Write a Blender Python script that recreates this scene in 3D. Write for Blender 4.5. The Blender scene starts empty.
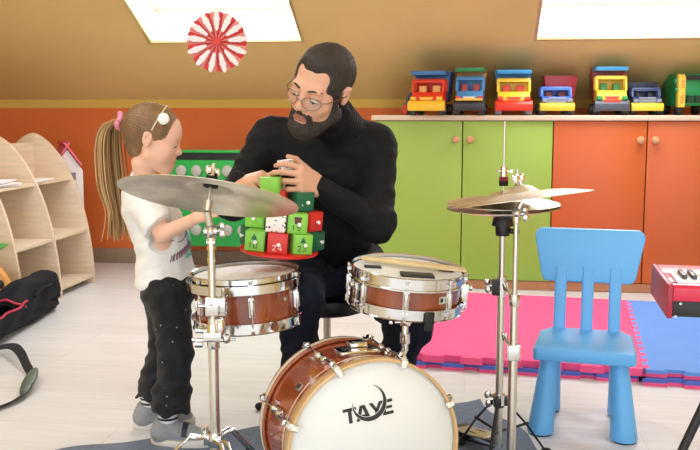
import bpy, bmesh, math, random
import numpy as np
from mathutils import Matrix, Vector, Euler
from mathutils.bvhtree import BVHTree
from math import pi, sin, cos, tan, radians, sqrt, atan2

random.seed(7)
rng = np.random.default_rng(7)
SC = bpy.context.scene
COL = SC.collection

# ------------------------------------------------------------------ camera
CH, FPX = 1.15, 900.0
PITCH = math.atan(115 / 900)


def ray(px, py):
    x, y = (px - 350) / FPX, (225 - py) / FPX
    return Vector((x, cos(PITCH) + y * sin(PITCH), -sin(PITCH) + y * cos(PITCH)))


def at(px, py, d):
    """point of the place at distance d in front of the camera seen at px, py"""
    r = ray(px, py)
    return Vector((r.x / r.y * d, d, CH + r.z / r.y * d))


def onz(px, py, z=0.0):
    r = ray(px, py)
    t = (z - CH) / r.z
    return Vector((r.x * t, r.y * t, z))


ROOM_A = radians(7.5)
RU = Vector((cos(ROOM_A), -sin(ROOM_A), 0))
RV = Vector((sin(ROOM_A), cos(ROOM_A), 0))


def room(u, v, z=0.0):
    return RU * u + RV * v + Vector((0, 0, z))


ROOM_M = Matrix.Rotation(-ROOM_A, 4, 'Z')

cam_data = bpy.data.cameras.new('camera')
cam = bpy.data.objects.new('camera', cam_data)
COL.objects.link(cam)
cam.location = (0, 0, CH)
cam.rotation_euler = (pi / 2 - PITCH, 0, 0)
cam_data.sensor_width = 36
cam_data.lens = FPX / 700 * 36
cam_data.clip_start = 0.05
SC.camera = cam

# ------------------------------------------------------------------ materials


def lin(c):
    if isinstance(c, str):
        c = c.lstrip('#')
        c = [int(c[i:i + 2], 16) / 255 for i in (0, 2, 4)]
        c = [x / 12.92 if x <= 0.04045 else ((x + 0.055) / 1.055) ** 2.4 for x in c]
    return (c[0], c[1], c[2], 1)


MATS = {}


def mat(name, color, rough=0.5, metal=0.0, vary=0.0, vscale=8.0, bump=0.0, bscale=60.0, coat=0.0,
        stretch=None, color2=None, spec=None, sheen=0.0, alpha_trans=0.0):
    if name in MATS:
        return MATS[name]
    m = bpy.data.materials.new(name)
    m.use_nodes = True
    nt = m.node_tree
    b = nt.nodes['Principled BSDF']
    b.inputs['Roughness'].default_value = rough
    b.inputs['Metallic'].default_value = metal
    b.inputs['Coat Weight'].default_value = coat
    if sheen:
        b.inputs['Sheen Weight'].default_value = sheen
    if spec is not None:
        b.inputs['Specular IOR Level'].default_value = spec
    if alpha_trans:
        b.inputs['Transmission Weight'].default_value = alpha_trans
    col = lin(color)
    b.inputs['Base Color'].default_value = col
    tc = nt.nodes.new('ShaderNodeTexCoord')
    mp = nt.nodes.new('ShaderNodeMapping')
    nt.links.new(tc.outputs['Object'], mp.inputs['Vector'])
    if stretch:
        mp.inputs['Scale'].default_value = stretch
    nz = nt.nodes.new('ShaderNodeTexNoise')
    nz.inputs['Scale'].default_value = vscale
    nz.inputs['Detail'].default_value = 6
    nt.links.new(mp.outputs['Vector'], nz.inputs['Vector'])
    if vary or color2 is not None:
        mx = nt.nodes.new('ShaderNodeMix')
        mx.data_type = 'RGBA'
        c2 = lin(color2) if color2 is not None else tuple(max(0, x * (1 - vary)) for x in col[:3]) + (1,)
        mx.inputs['A'].default_value = col
        mx.inputs['B'].default_value = c2
        cr = nt.nodes.new('ShaderNodeMapRange')
        cr.inputs['From Min'].default_value = 0.35
        cr.inputs['From Max'].default_value = 0.65
        nt.links.new(nz.outputs['Fac'], cr.inputs['Value'])
        nt.links.new(cr.outputs['Result'], mx.inputs['Factor'])
        nt.links.new(mx.outputs['Result'], b.inputs['Base Color'])
    if bump:
        bn = nt.nodes.new('ShaderNodeTexNoise')
        bn.inputs['Scale'].default_value = bscale
        bn.inputs['Detail'].default_value = 4
        nt.links.new(mp.outputs['Vector'], bn.inputs['Vector'])
        bp = nt.nodes.new('ShaderNodeBump')
        bp.inputs['Strength'].default_value = bump
        bp.inputs['Distance'].default_value = 0.01
        nt.links.new(bn.outputs['Fac'], bp.inputs['Height'])
        nt.links.new(bp.outputs['Normal'], b.inputs['Normal'])
    MATS[name] = m
    return m


def bsdf(m):
    return m.node_tree.nodes['Principled BSDF']


# ------------------------------------------------------------------ mesh building
ROOTM = {}


def tag(o, label=None, cat=None, group=None, kind=None):
    if label:
        o['label'] = label
    if cat:
        o['category'] = cat
    if group:
        o['group'] = group
    if kind:
        o['kind'] = kind
    return o


def thing(name, label, cat, M=None, group=None):
    o = bpy.data.objects.new(name, None)
    o.empty_display_size = 0.05
    COL.objects.link(o)
    if M is None:
        M = Matrix.Identity(4)
    elif not isinstance(M, Matrix):
        M = Matrix.Translation(Vector(M))
    o.matrix_world = M
    ROOTM[o.name] = M.copy()
    tag(o, label, cat, group)
    return o


def frame(x, y, origin):
    """matrix from x axis and approximate y axis"""
    x = Vector(x).normalized()
    z = x.cross(Vector(y)).normalized()
    y = z.cross(x)
    m = Matrix((x, y, z)).transposed().to_4x4()
    m.translation = Vector(origin)
    return m


def zto(p0, p1):
    """matrix whose z axis runs from p0 to p1"""
    p0, p1 = Vector(p0), Vector(p1)
    z = (p1 - p0).normalized()
    a = Vector((1, 0, 0)) if abs(z.x) < 0.9 else Vector((0, 1, 0))
    x = (a - z * a.dot(z)).normalized()
    y = z.cross(x)
    m = Matrix((x, y, z)).transposed().to_4x4()
    m.translation = p0
    return m


class MB:
    def __init__(s):
        s.v, s.f, s.mi = [], [], []
        s.M = Matrix.Identity(4)
        s.cur = 0

    def add(s, vs, fs, M=None):
        T = s.M @ M if M is not None else s.M
        n = len(s.v)
        s.v += [T @ Vector(p) for p in vs]
        s.f += [tuple(i + n for i in f) for f in fs]
        s.mi += [s.cur] * len(fs)
        return s

    def box(s, c, size, M=None):
        x, y, z = (a / 2 for a in size)
        vs = [(c[0] + i * x, c[1] + j * y, c[2] + k * z) for i in (-1, 1) for j in (-1, 1) for k in (-1, 1)]
        fs = [(0, 1, 3, 2), (4, 6, 7, 5), (0, 4, 5, 1), (2, 3, 7, 6), (0, 2, 6, 4), (1, 5, 7, 3)]
        return s.add(vs, fs, M)

    def lathe(s, prof, seg=32, M=None, a0=0.0, a1=2 * pi):
        """profile of (r, z); closed ends where r==0"""
        full = abs(a1 - a0 - 2 * pi) < 1e-6
        n = seg if full else seg + 1
        vs, fs, ring = [], [], []
        for r, z in prof:
            if r < 1e-7:
                ring.append([len(vs)] * n)
                vs.append((0, 0, z))
            else:
                ring.append(list(range(len(vs), len(vs) + n)))
                for i in range(n):
                    a = a0 + (a1 - a0) * i / seg
                    vs.append((r * cos(a), r * sin(a), z))
        for A, B in zip(ring[:-1], ring[1:]):
            for i in range(seg):
                j = (i + 1) % n
                q = []
                for t in (A[i], A[j], B[j], B[i]):
                    if t not in q:
                        q.append(t)
                if len(q) >= 3:
                    fs.append(tuple(q))
        return s.add(vs, fs, M)

    def ring(s, ri, ro, z0, z1, seg=40, M=None):
        return s.lathe([(ri, z0), (ro, z0), (ro, z1), (ri, z1), (ri, z0)], seg, M)

    def cyl(s, p0, p1, r0, r1=None, seg=16):
        r1 = r0 if r1 is None else r1
        L = (Vector(p1) - Vector(p0)).length
        return s.lathe([(0, 0), (r0, 0), (r1, L), (0, L)], seg, zto(p0, p1))

    def tube(s, pts, r, seg=10, caps=True, flat=1.0, up=None):
        pts = [Vector(p) for p in pts]
        n = len(pts)
        vs, fs = [], []
        x = None
        for i, p in enumerate(pts):
            t = (pts[min(i + 1, n - 1)] - pts[max(i - 1, 0)]).normalized()
            if up is not None:
                x = Vector(up).cross(t)
                x = x.normalized() if x.length > 1e-5 else Vector((1, 0, 0))
            elif x is None:
                a = Vector((0, 0, 1)) if abs(t.z) < 0.9 else Vector((1, 0, 0))
                x = a.cross(t).normalized()
            else:
                x = (x - t * x.dot(t)).normalized()
            y = t.cross(x)
            rr = r[i] if isinstance(r, (list, tuple)) else r
            for k in range(seg):
                a = 2 * pi * k / seg
                vs.append(p + x * cos(a) * rr + y * sin(a) * rr * flat)
        for i in range(n - 1):
            for k in range(seg):
                l = (k + 1) % seg
                fs.append((i * seg + k, i * seg + l, (i + 1) * seg + l, (i + 1) * seg + k))
        if caps:
            fs.append(tuple(range(seg))[::-1])
            fs.append(tuple(range((n - 1) * seg, n * seg)))
        return s.add(vs, fs)

    def prism(s, poly, z0, z1, M=None):
        n = len(poly)
        vs = [(p[0], p[1], z0) for p in poly] + [(p[0], p[1], z1) for p in poly]
        fs = [tuple(range(n))[::-1], tuple(range(n, 2 * n))]
        fs += [(i, (i + 1) % n, n + (i + 1) % n, n + i) for i in range(n)]
        return s.add(vs, fs, M)

    def ell(s, c, r, M=None, seg=20, rings=12):
        prof = [(sin(pi * i / rings), -cos(pi * i / rings)) for i in range(rings + 1)]
        prof[0] = (0, -1)
        prof[-1] = (0, 1)
        T = Matrix.Translation(Vector(c)) @ Matrix.Diagonal((r[0], r[1], r[2], 1))
        return s.lathe(prof, seg, M @ T if M is not None else T)

    def build(s, name, mats, parent=None, smooth=40, bevel=0.0, world=True, origin=None, sub=0, bseg=2):
        """link as one mesh object; vertices are in world space unless world is False (then in the parent's space)"""
        me = bpy.data.meshes.new(name)
        vs = s.v
        if parent is not None and world:
            Mi = ROOTM[parent.name].inverted()
            vs = [Mi @ p for p in vs]
        elif parent is None and origin is not None:
            og = Vector(origin)
            vs = [p - og for p in vs]
        me.from_pydata([tuple(p) for p in vs], [], s.f)
        if not isinstance(mats, (list, tuple)):
            mats = [mats]
        for m in mats:
            me.materials.append(m)
        if len(mats) > 1:
            me.polygons.foreach_set('material_index', s.mi)
        bm = bmesh.new()
        bm.from_mesh(me)
        bmesh.ops.recalc_face_normals(bm, faces=bm.faces)
        if bevel:
            es = [e for e in bm.edges if len(e.link_faces) == 2 and e.calc_face_angle(0) > radians(35)]
            bmesh.ops.bevel(bm, geom=es, offset=bevel, segments=bseg, profile=0.5, affect='EDGES', clamp_overlap=True)
        bm.to_mesh(me)
        bm.free()
        if smooth:
            me.polygons.foreach_set('use_smooth', [True] * len(me.polygons))
            me.set_sharp_from_angle(angle=radians(smooth))
        o = bpy.data.objects.new(name, me)
        COL.objects.link(o)
        if parent is not None:
            o.parent = parent
            ROOTM[o.name] = ROOTM[parent.name].copy()
        else:
            o.location = Vector(origin) if origin is not None else (0, 0, 0)
            ROOTM[o.name] = Matrix.Translation(o.location)
        if sub:
            md = o.modifiers.new('sub', 'SUBSURF')
            md.levels = md.render_levels = sub
        return o


def rrect(w, h, r, n=6):
    """rounded rectangle polygon around the origin"""
    out = []
    for cx, cy, a in ((w / 2 - r, h / 2 - r, 0), (-w / 2 + r, h / 2 - r, pi / 2), (-w / 2 + r, -h / 2 + r, pi), (w / 2 - r, -h / 2 + r, 1.5 * pi)):
        for i in range(n + 1):
            t = a + pi / 2 * i / n
            out.append((cx + r * cos(t), cy + r * sin(t)))
    return out


def copy_tree(o, parent=None):
    c = o.copy()
    COL.objects.link(c)
    ROOTM[c.name] = ROOTM[o.name].copy()
    if parent is not None:
        c.parent = parent
    for ch in list(o.children):
        copy_tree(ch, c)
    return c


# ------------------------------------------------------------------ smooth blended solids
class Sdf:
    def __init__(s, lo, hi, h):
        s.lo = np.array(lo, np.float32)
        s.h = h
        n = np.ceil((np.array(hi) - s.lo) / h).astype(int) + 1
        s.n = n
        s.d = np.full(tuple(n), 1.0, np.float32)
        s.ax = [s.lo[i] + h * np.arange(n[i], dtype=np.float32) for i in range(3)]

    def sl(s, lo, hi):
        a = np.clip(np.floor((np.array(lo) - s.lo) / s.h).astype(int), 0, s.n)
        b = np.clip(np.ceil((np.array(hi) - s.lo) / s.h).astype(int) + 1, 0, s.n)
        if (b <= a).any():
            return None, None
        S = tuple(slice(x, y) for x, y in zip(a, b))
        return S, (s.ax[0][S[0]][:, None, None], s.ax[1][S[1]][None, :, None], s.ax[2][S[2]][None, None, :])

    def put(s, fn, lo, hi, k, sub=False):
        pad = max(k, 0) + 4 * s.h
        S, P = s.sl(np.array(lo) - pad, np.array(hi) + pad)
        if S is None:
            return
        b = fn(*P).astype(np.float32)
        a = s.d[S]
        if sub:
            a, b = -a, b
        if k > 0:
            hh = np.maximum(k - np.abs(a - b), 0) / k
            r = np.minimum(a, b) - hh * hh * k * 0.25
        else:
            r = np.minimum(a, b)
        s.d[S] = -r if sub else r

    def cap(s, p0, p1, r0, r1=None, k=0.02, sub=False):
        r1 = r0 if r1 is None else r1
        a, b = np.array(p0, float), np.array(p1, float)
        ba = b - a
        L = max(float(ba @ ba), 1e-9)
        m = max(r0, r1)

        def fn(x, y, z):
            t = np.clip(((x - a[0]) * ba[0] + (y - a[1]) * ba[1] + (z - a[2]) * ba[2]) / L, 0, 1)
            return np.sqrt((x - a[0] - t * ba[0]) ** 2 + (y - a[1] - t * ba[1]) ** 2 + (z - a[2] - t * ba[2]) ** 2) - (r0 + (r1 - r0) * t)
        s.put(fn, np.minimum(a, b) - m, np.maximum(a, b) + m, k, sub)

    def ell(s, c, r, R=None, k=0.02, sub=False):
        c = np.array(c, float)
        r = np.array(r, float)
        A = np.array(R.to_3x3()) if R is not None else np.eye(3)
        m = r.max()
        ext = np.sqrt((A ** 2) @ (r ** 2)) if R is not None else r

        def fn(x, y, z):
            x, y, z = x - c[0], y - c[1], z - c[2]
            q = [A[0, i] * x + A[1, i] * y + A[2, i] * z for i in range(3)]
            k0 = np.sqrt(sum((q[i] / r[i]) ** 2 for i in range(3)))
            k1 = np.sqrt(sum((q[i] / r[i] ** 2) ** 2 for i in range(3))) + 1e-6
            return k0 * (k0 - 1) / k1
        s.put(fn, c - ext, c + ext, k, sub)

    def grid(s):
        return s.ax[0][:, None, None], s.ax[1][None, :, None], s.ax[2][None, None, :]

    def clip(s, fn):
        """keep only where fn(x,y,z) < 0"""
        s.d = np.maximum(s.d, fn(*s.grid()).astype(np.float32))

    def warp(s, fn):
        near = np.abs(s.d) < 0.05
        i, j, k = np.nonzero(near)
        s.d[near] += fn(s.ax[0][i], s.ax[1][j], s.ax[2][k]).astype(np.float32)

    def mesh(s, smooth=2):
        d = s.d
        ins = d < 0
        cnt = np.zeros(tuple(s.n - 1), np.uint8)
        for a in (0, 1):
            for b in (0, 1):
                for c in (0, 1):
                    cnt += ins[a:s.n[0] - 1 + a, b:s.n[1] - 1 + b, c:s.n[2] - 1 + c]
        act = (cnt > 0) & (cnt < 8)
        I, J, K = np.nonzero(act)
        idx = np.full(act.shape, -1, np.int32)
        idx[I, J, K] = np.arange(len(I))
        acc = np.zeros((len(I), 3))
        w = np.zeros(len(I))
        cs = [(a, b, c) for a in (0, 1) for b in (0, 1) for c in (0, 1)]
        for p in cs:
            for q in cs:
                if q > p and sum(abs(x - y) for x, y in zip(p, q)) == 1:
                    d0 = d[I + p[0], J + p[1], K + p[2]]
                    d1 = d[I + q[0], J + q[1], K + q[2]]
                    m = (d0 < 0) != (d1 < 0)
                    t = np.where(m, d0 / np.where(m, d0 - d1, 1), 0)
                    for ax in range(3):
                        acc[:, ax] += np.where(m, p[ax] + t * (q[ax] - p[ax]), 0)
                    w += m
        V = (np.stack([I, J, K], 1) + acc / w[:, None]) * s.h + s.lo
        F = []
        for ax in range(3):
            sl0 = [slice(1, -1)] * 3
            sl1 = [slice(1, -1)] * 3
            sl0[ax] = slice(0, -1)
            sl1[ax] = slice(1, None)
            A, B = ins[tuple(sl0)], ins[tuple(sl1)]
            i, j, k = np.nonzero(A != B)
            flip = A[i, j, k]
            g = np.stack([i, j, k], 1)
            u, v = (ax + 1) % 3, (ax + 2) % 3
            for q in range(3):
                if q != ax:
                    g[:, q] += 1
            off = []
            for du, dv in ((-1, -1), (0, -1), (0, 0), (-1, 0)):
                h = g.copy()
                h[:, u] += du
                h[:, v] += dv
                off.append(idx[h[:, 0], h[:, 1], h[:, 2]])
            f = np.stack(off, 1)
            f = np.where(flip[:, None], f, f[:, ::-1])
            F.append(f)
        F = np.concatenate(F)
        F = F[(F >= 0).all(1)]
        for _ in range(smooth):
            sm = np.zeros_like(V)
            c = np.zeros(len(V))
            for a, b in ((0, 1), (1, 2), (2, 3), (3, 0)):
                np.add.at(sm, F[:, a], V[F[:, b]])
                np.add.at(sm, F[:, b], V[F[:, a]])
                np.add.at(c, F[:, a], 1)
                np.add.at(c, F[:, b], 1)
            V = 0.5 * V + 0.5 * sm / np.maximum(c, 1)[:, None]
        return V, F


def vf_object(name, V, F, mats, parent=None, origin=None, M=None, matfn=None):
    """link numpy vertices and quads as one smooth mesh object (vertices in world space)"""
    V = np.asarray(V, float)
    if M is not None:
        A = np.array(M)
        V = V @ A[:3, :3].T + A[:3, 3]
    W = V
    if parent is not None:
        A = np.array(ROOTM[parent.name].inverted())
        V = V @ A[:3, :3].T + A[:3, 3]
    elif origin is not None:
        V = V - np.array(origin)
    me = bpy.data.meshes.new(name)
    me.from_pydata(V.tolist(), [], F.tolist())
    if not isinstance(mats, (list, tuple)):
        mats = [mats]
    for m in mats:
        me.materials.append(m)
    if matfn is not None:
        cen = W[F].mean(1)
        me.polygons.foreach_set('material_index', matfn(cen).astype(np.int32))
    me.polygons.foreach_set('use_smooth', [True] * len(me.polygons))
    o = bpy.data.objects.new(name, me)
    COL.objects.link(o)
    if parent is not None:
        o.parent = parent
        ROOTM[o.name] = ROOTM[parent.name].copy()
    else:
        o.location = Vector(origin) if origin is not None else (0, 0, 0)
        ROOTM[o.name] = Matrix.Translation(o.location)
    return o, W


def prims(s, L, M, sc=1.0, inf=0.0, kk=None):
    """add a list of primitives given in a local frame"""
    R = M.to_3x3().normalized()
    for p in L:
        sub = p[0].startswith('-')
        t = p[0].lstrip('-')
        if t == 'c':
            s.cap(M @ (Vector(p[1]) * sc), M @ (Vector(p[2]) * sc), p[3] * sc + inf, p[4] * sc + inf, (kk or p[5]) * sc, sub)
        else:
            s.ell(M @ (Vector(p[1]) * sc), [a * sc + inf for a in p[2]], R, (kk or p[3]) * sc, sub)
# ------------------------------------------------------------------ shared materials
CHROME = mat('chrome', '#d8d8d6', 0.12, 1.0)
STEEL = mat('brushed_steel', '#d6d2c8', 0.30, 1.0)
BLACKP = mat('black_plastic', '#15161a', 0.45)
RUBBER = mat('black_rubber', '#111214', 0.8)
WHITEP = mat('white_paint', '#f1efe9', 0.6)
BIRCH = mat('birch_wood', '#e2cdb4', 0.5, vary=0.14, vscale=5, stretch=(1, 1, 9))
MAPLE = mat('maple_edge', '#cda878', 0.45, vary=0.12, vscale=9)

# floor: pale laminate planks running across the room
FLOORM = mat('pale_laminate', '#e6e1d9', 0.35)
nt = FLOORM.node_tree
b = bsdf(FLOORM)
tc = nt.nodes.new('ShaderNodeTexCoord')
br = nt.nodes.new('ShaderNodeTexBrick')
br.inputs['Color1'].default_value = lin('#d6d6d6')
br.inputs['Color2'].default_value = lin('#d0d0cf')
br.inputs['Mortar'].default_value = lin('#c4c3c1')
br.inputs['Scale'].default_value = 1.0
br.inputs['Mortar Size'].default_value = 0.002
br.inputs['Brick Width'].default_value = 1.25
br.inputs['Row Height'].default_value = 0.19
nt.links.new(tc.outputs['Object'], br.inputs['Vector'])
mp = nt.nodes.new('ShaderNodeMapping')
mp.inputs['Scale'].default_value = (1.2, 14, 1)
nt.links.new(tc.outputs['Object'], mp.inputs['Vector'])
nz = nt.nodes.new('ShaderNodeTexNoise')
nz.inputs['Scale'].default_value = 2.2
nz.inputs['Detail'].default_value = 8
nt.links.new(mp.outputs['Vector'], nz.inputs['Vector'])
mr = nt.nodes.new('ShaderNodeMapRange')
mr.inputs['From Min'].default_value = 0.3
mr.inputs['From Max'].default_value = 0.7
mr.inputs['To Min'].default_value = 0.90
mr.inputs['To Max'].default_value = 1.05
nt.links.new(nz.outputs['Fac'], mr.inputs['Value'])
mx = nt.nodes.new('ShaderNodeMix')
mx.data_type = 'RGBA'
mx.blend_type = 'MULTIPLY'
mx.inputs['Factor'].default_value = 1
nt.links.new(br.outputs['Color'], mx.inputs['A'])
nt.links.new(mr.outputs['Result'], mx.inputs['B'])
nt.links.new(mx.outputs['Result'], b.inputs['Base Color'])

ORANGEW = mat('orange_wall_paint', '#de7438', 0.75, vary=0.06, vscale=3, bump=0.05, bscale=300)
YELLOWW = mat('yellow_wall_paint', '#dcb758', 0.8, vary=0.05, vscale=3)
TANW = mat('ochre_ceiling_paint', '#e4c684', 0.85, vary=0.06, vscale=2, bump=0.04, bscale=250)

WV, WU0, WU1 = 6.46, -3.55, 3.6
Z_OR, Z_TOP, SL = 1.165, 1.226, tan(radians(26.4))
V_FLAT = 3.30
Z_FLAT = Z_TOP + (WV - V_FLAT) * SL
V_REAR = -2.6


def structure(m, name, mats, **k):
    o = m.build(name, mats, **k)
    o['kind'] = 'structure'
    return o


m = MB()
m.M = ROOM_M
m.box(((WU0 + WU1) / 2, (WV + V_REAR) / 2, -0.05), (WU1 - WU0 + 0.4, WV - V_REAR + 0.4, 0.1))
fo = m.build('floor', FLOORM, origin=(0, 0, 0))
fo['kind'] = 'structure'
# turn the object's own axes with the room so that the planks follow it
for v in fo.data.vertices:
    v.co = ROOM_M.inverted() @ v.co
fo.matrix_world = ROOM_M

m = MB()
m.M = ROOM_M
m.box(((WU0 + WU1) / 2, WV + 0.06, Z_OR / 2), (WU1 - WU0, 0.12, Z_OR))
m.cur = 1
m.box(((WU0 + WU1) / 2, WV + 0.06, (Z_OR + Z_TOP) / 2 + 0.01), (WU1 - WU0, 0.12, Z_TOP - Z_OR + 0.02))
structure(m, 'wall_back', [ORANGEW, YELLOWW], smooth=0)

m = MB()
m.M = ROOM_M
poly = [(WV, 0), (WV, Z_TOP), (V_FLAT, Z_FLAT), (V_REAR, Z_FLAT), (V_REAR, 0)]
m.prism([(p[0], p[1]) for p in poly], WU0 - 0.12, WU0, Matrix(((0, 0, 1, 0), (1, 0, 0, 0), (0, 1, 0, 0), (0, 0, 0, 1))))
structure(m, 'wall_left', YELLOWW, smooth=0)
m = MB()
m.M = ROOM_M
m.prism([(p[0], p[1]) for p in poly], WU1, WU1 + 0.12, Matrix(((0, 0, 1, 0), (1, 0, 0, 0), (0, 1, 0, 0), (0, 0, 0, 1))))
structure(m, 'wall_right', YELLOWW, smooth=0)

m = MB()
m.M = ROOM_M
m.box(((WU0 + WU1) / 2, WV - 0.008, 0.055), (WU1 - WU0, 0.016, 0.11))
structure(m, 'baseboard_back', mat('grey_brown_baseboard', '#a08a78', 0.6, vary=0.1, vscale=6, stretch=(8, 1, 1)), bevel=0.003)

# sloping ceiling with two skylight openings
SLN = Vector((0, -SL, -1)).normalized()   # in room axes, pointing into the room


def slope_hit(px, py):
    """room coordinates (u, v) where the view ray meets the slope"""
    r = ROOM_M.inverted().to_3x3() @ ray(px, py)
    # CH + t rz = Z_TOP + (WV - t ry) SL
    t = (Z_TOP + WV * SL - CH) / (r.z + r.y * SL)
    return r.x * t, r.y * t


sky = []
uA, vA = slope_hit(151, 42.5)
uB, _ = slope_hit(302, 43.5)
uC, vC = slope_hit(537, 39.5)
sky = [(uA, uB, vA), (uC, uC + 1.05, vC)]
S_LEN = 1.15    # opening length measured along v
TH = 0.30       # depth of the light well


def zs(v):
    return Z_TOP + (WV - v) * SL


us = [WU0 - 0.1, sky[0][0], sky[0][1], sky[1][0], sky[1][1], WU1 + 0.1]
m = MB()
m.M = ROOM_M


def slope_quad(u0, u1, v0, v1):
    n = -SLN * 0.02
    vs = []
    for off in (Vector((0, 0, 0)), n):
        for u, v in ((u0, v0), (u1, v0), (u1, v1), (u0, v1)):
            vs.append(Vector((u, v, zs(v))) + off)
    fs = [(0, 1, 2, 3), (7, 6, 5, 4), (0, 4, 5, 1), (1, 5, 6, 2), (2, 6, 7, 3), (3, 7, 4, 0)]
    m.add(vs, fs)


for i in range(5):
    if i in (1, 3):
        vb = sky[i // 2][2]
        slope_quad(us[i], us[i + 1], WV + 0.1, vb)
        slope_quad(us[i], us[i + 1], vb - S_LEN, V_FLAT)
    else:
        slope_quad(us[i], us[i + 1], WV + 0.1, V_FLAT)
m.box(((WU0 + WU1) / 2, (V_FLAT + V_REAR) / 2, Z_FLAT + 0.01), (WU1 - WU0 + 0.2, V_FLAT - V_REAR, 0.02))
structure(m, 'ceiling', TANW, smooth=0)

REVEAL = mat('white_light_well', '#f3d8ca', 0.7)
GLASSM = bpy.data.materials.new('window_glass')
GLASSM.use_nodes = True
ntg = GLASSM.node_tree
ntg.nodes.clear()
og = ntg.nodes.new('ShaderNodeOutputMaterial')
tr = ntg.nodes.new('ShaderNodeBsdfTransparent')
gl = ntg.nodes.new('ShaderNodeBsdfGlossy')
gl.inputs['Roughness'].default_value = 0.02
mg = ntg.nodes.new('ShaderNodeMixShader')
mg.inputs[0].default_value = 0.05
ntg.links.new(tr.outputs[0], mg.inputs[1])
ntg.links.new(gl.outputs[0], mg.inputs[2])
ntg.links.new(mg.outputs[0], og.inputs[0])

for n, (u0, u1, vb) in enumerate(sky, 1):
    vt = vb - S_LEN
    # local frame: x along u, y up the slope, z outwards
    ys = Vector((0, -1, SL)).normalized()
    zo = -SLN
    org = Vector((u0, vb, zs(vb)))
    LM = Matrix((Vector((1, 0, 0)), ys, zo)).transposed().to_4x4()
    LM.translation = org
    LM = ROOM_M @ LM
    W, L = u1 - u0, S_LEN * sqrt(1 + SL * SL)
    w = MB()
    w.M = LM
    t = 0.02
    w.box((W / 2, -t / 2, TH / 2), (W + 2 * t, t, TH))
    w.box((W / 2, L + t / 2, TH / 2), (W + 2 * t, t, TH))
    w.box((-t / 2, L / 2, TH / 2), (t, L, TH))
    w.box((W + t / 2, L / 2, TH / 2), (t, L, TH))
    win = structure(w, 'window_%d' % n, REVEAL, smooth=0, origin=ROOM_M @ org)
    f = MB()
    f.M = LM
    fw = 0.06
    for c, sz in (((W / 2, fw / 2, TH - .03), (W, fw, .05)), ((W / 2, L - fw / 2, TH - .03), (W, fw, .05)),
                  ((fw / 2, L / 2, TH - .03), (fw, L - 2 * fw, .05)), ((W - fw / 2, L / 2, TH - .03), (fw, L - 2 * fw, .05))):
        f.box(c, sz)
    f.build('window_frame', WHITEP, win, smooth=0)
    g = MB()
    g.M = LM
    g.box((W / 2, L / 2, TH - 0.03), (W - 2 * fw, L - 2 * fw, 0.008))
    g.build('window_pane', GLASSM, win, smooth=0)
    # daylight entering by the skylight
    ld = bpy.data.lights.new('skylight_daylight', 'AREA')
    ld.shape = 'RECTANGLE'
    ld.size, ld.size_y = W * 0.9, L * 0.9
    ld.energy = 26
    ld.color = (0.96, 0.98, 1.0)
    lo = bpy.data.objects.new('skylight_daylight', ld)
    COL.objects.link(lo)
    lo.matrix_world = LM @ Matrix.Translation((W / 2, L / 2, TH + 0.05))

# ceiling lamps of the room (flat part of the ceiling, above and behind the camera)
for i, (u, v) in enumerate(((-2.0, 2.4), (1.7, 2.4), (-2.0, 0.2), (1.7, 0.2))):
    ld = bpy.data.lights.new('ceiling_lamp_light', 'AREA')
    ld.shape = 'RECTANGLE'
    ld.size, ld.size_y = 1.2, 0.6
    ld.energy = 18
    ld.color = (0.90, 0.97, 1.05)
    lo = bpy.data.objects.new('ceiling_lamp_light', ld)
    COL.objects.link(lo)
    lo.matrix_world = ROOM_M @ Matrix.Translation((u, v, Z_FLAT - 0.03))

world = bpy.data.worlds.new('world')
SC.world = world
world.use_nodes = True
bg = world.node_tree.nodes['Background']
bg.inputs[0].default_value = (0.86, 0.95, 1.08, 1)
bg.inputs[1].default_value = 2.1
SC.view_settings.view_transform = 'Standard'
SC.view_settings.look = 'None'
SC.view_settings.gamma = 1
SC.view_settings.use_curve_mapping = False
SC.view_settings.exposure = 0.6
SC.cycles.max_bounces = 8
SC.cycles.diffuse_bounces = 4
SC.cycles.use_denoising = True
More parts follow.
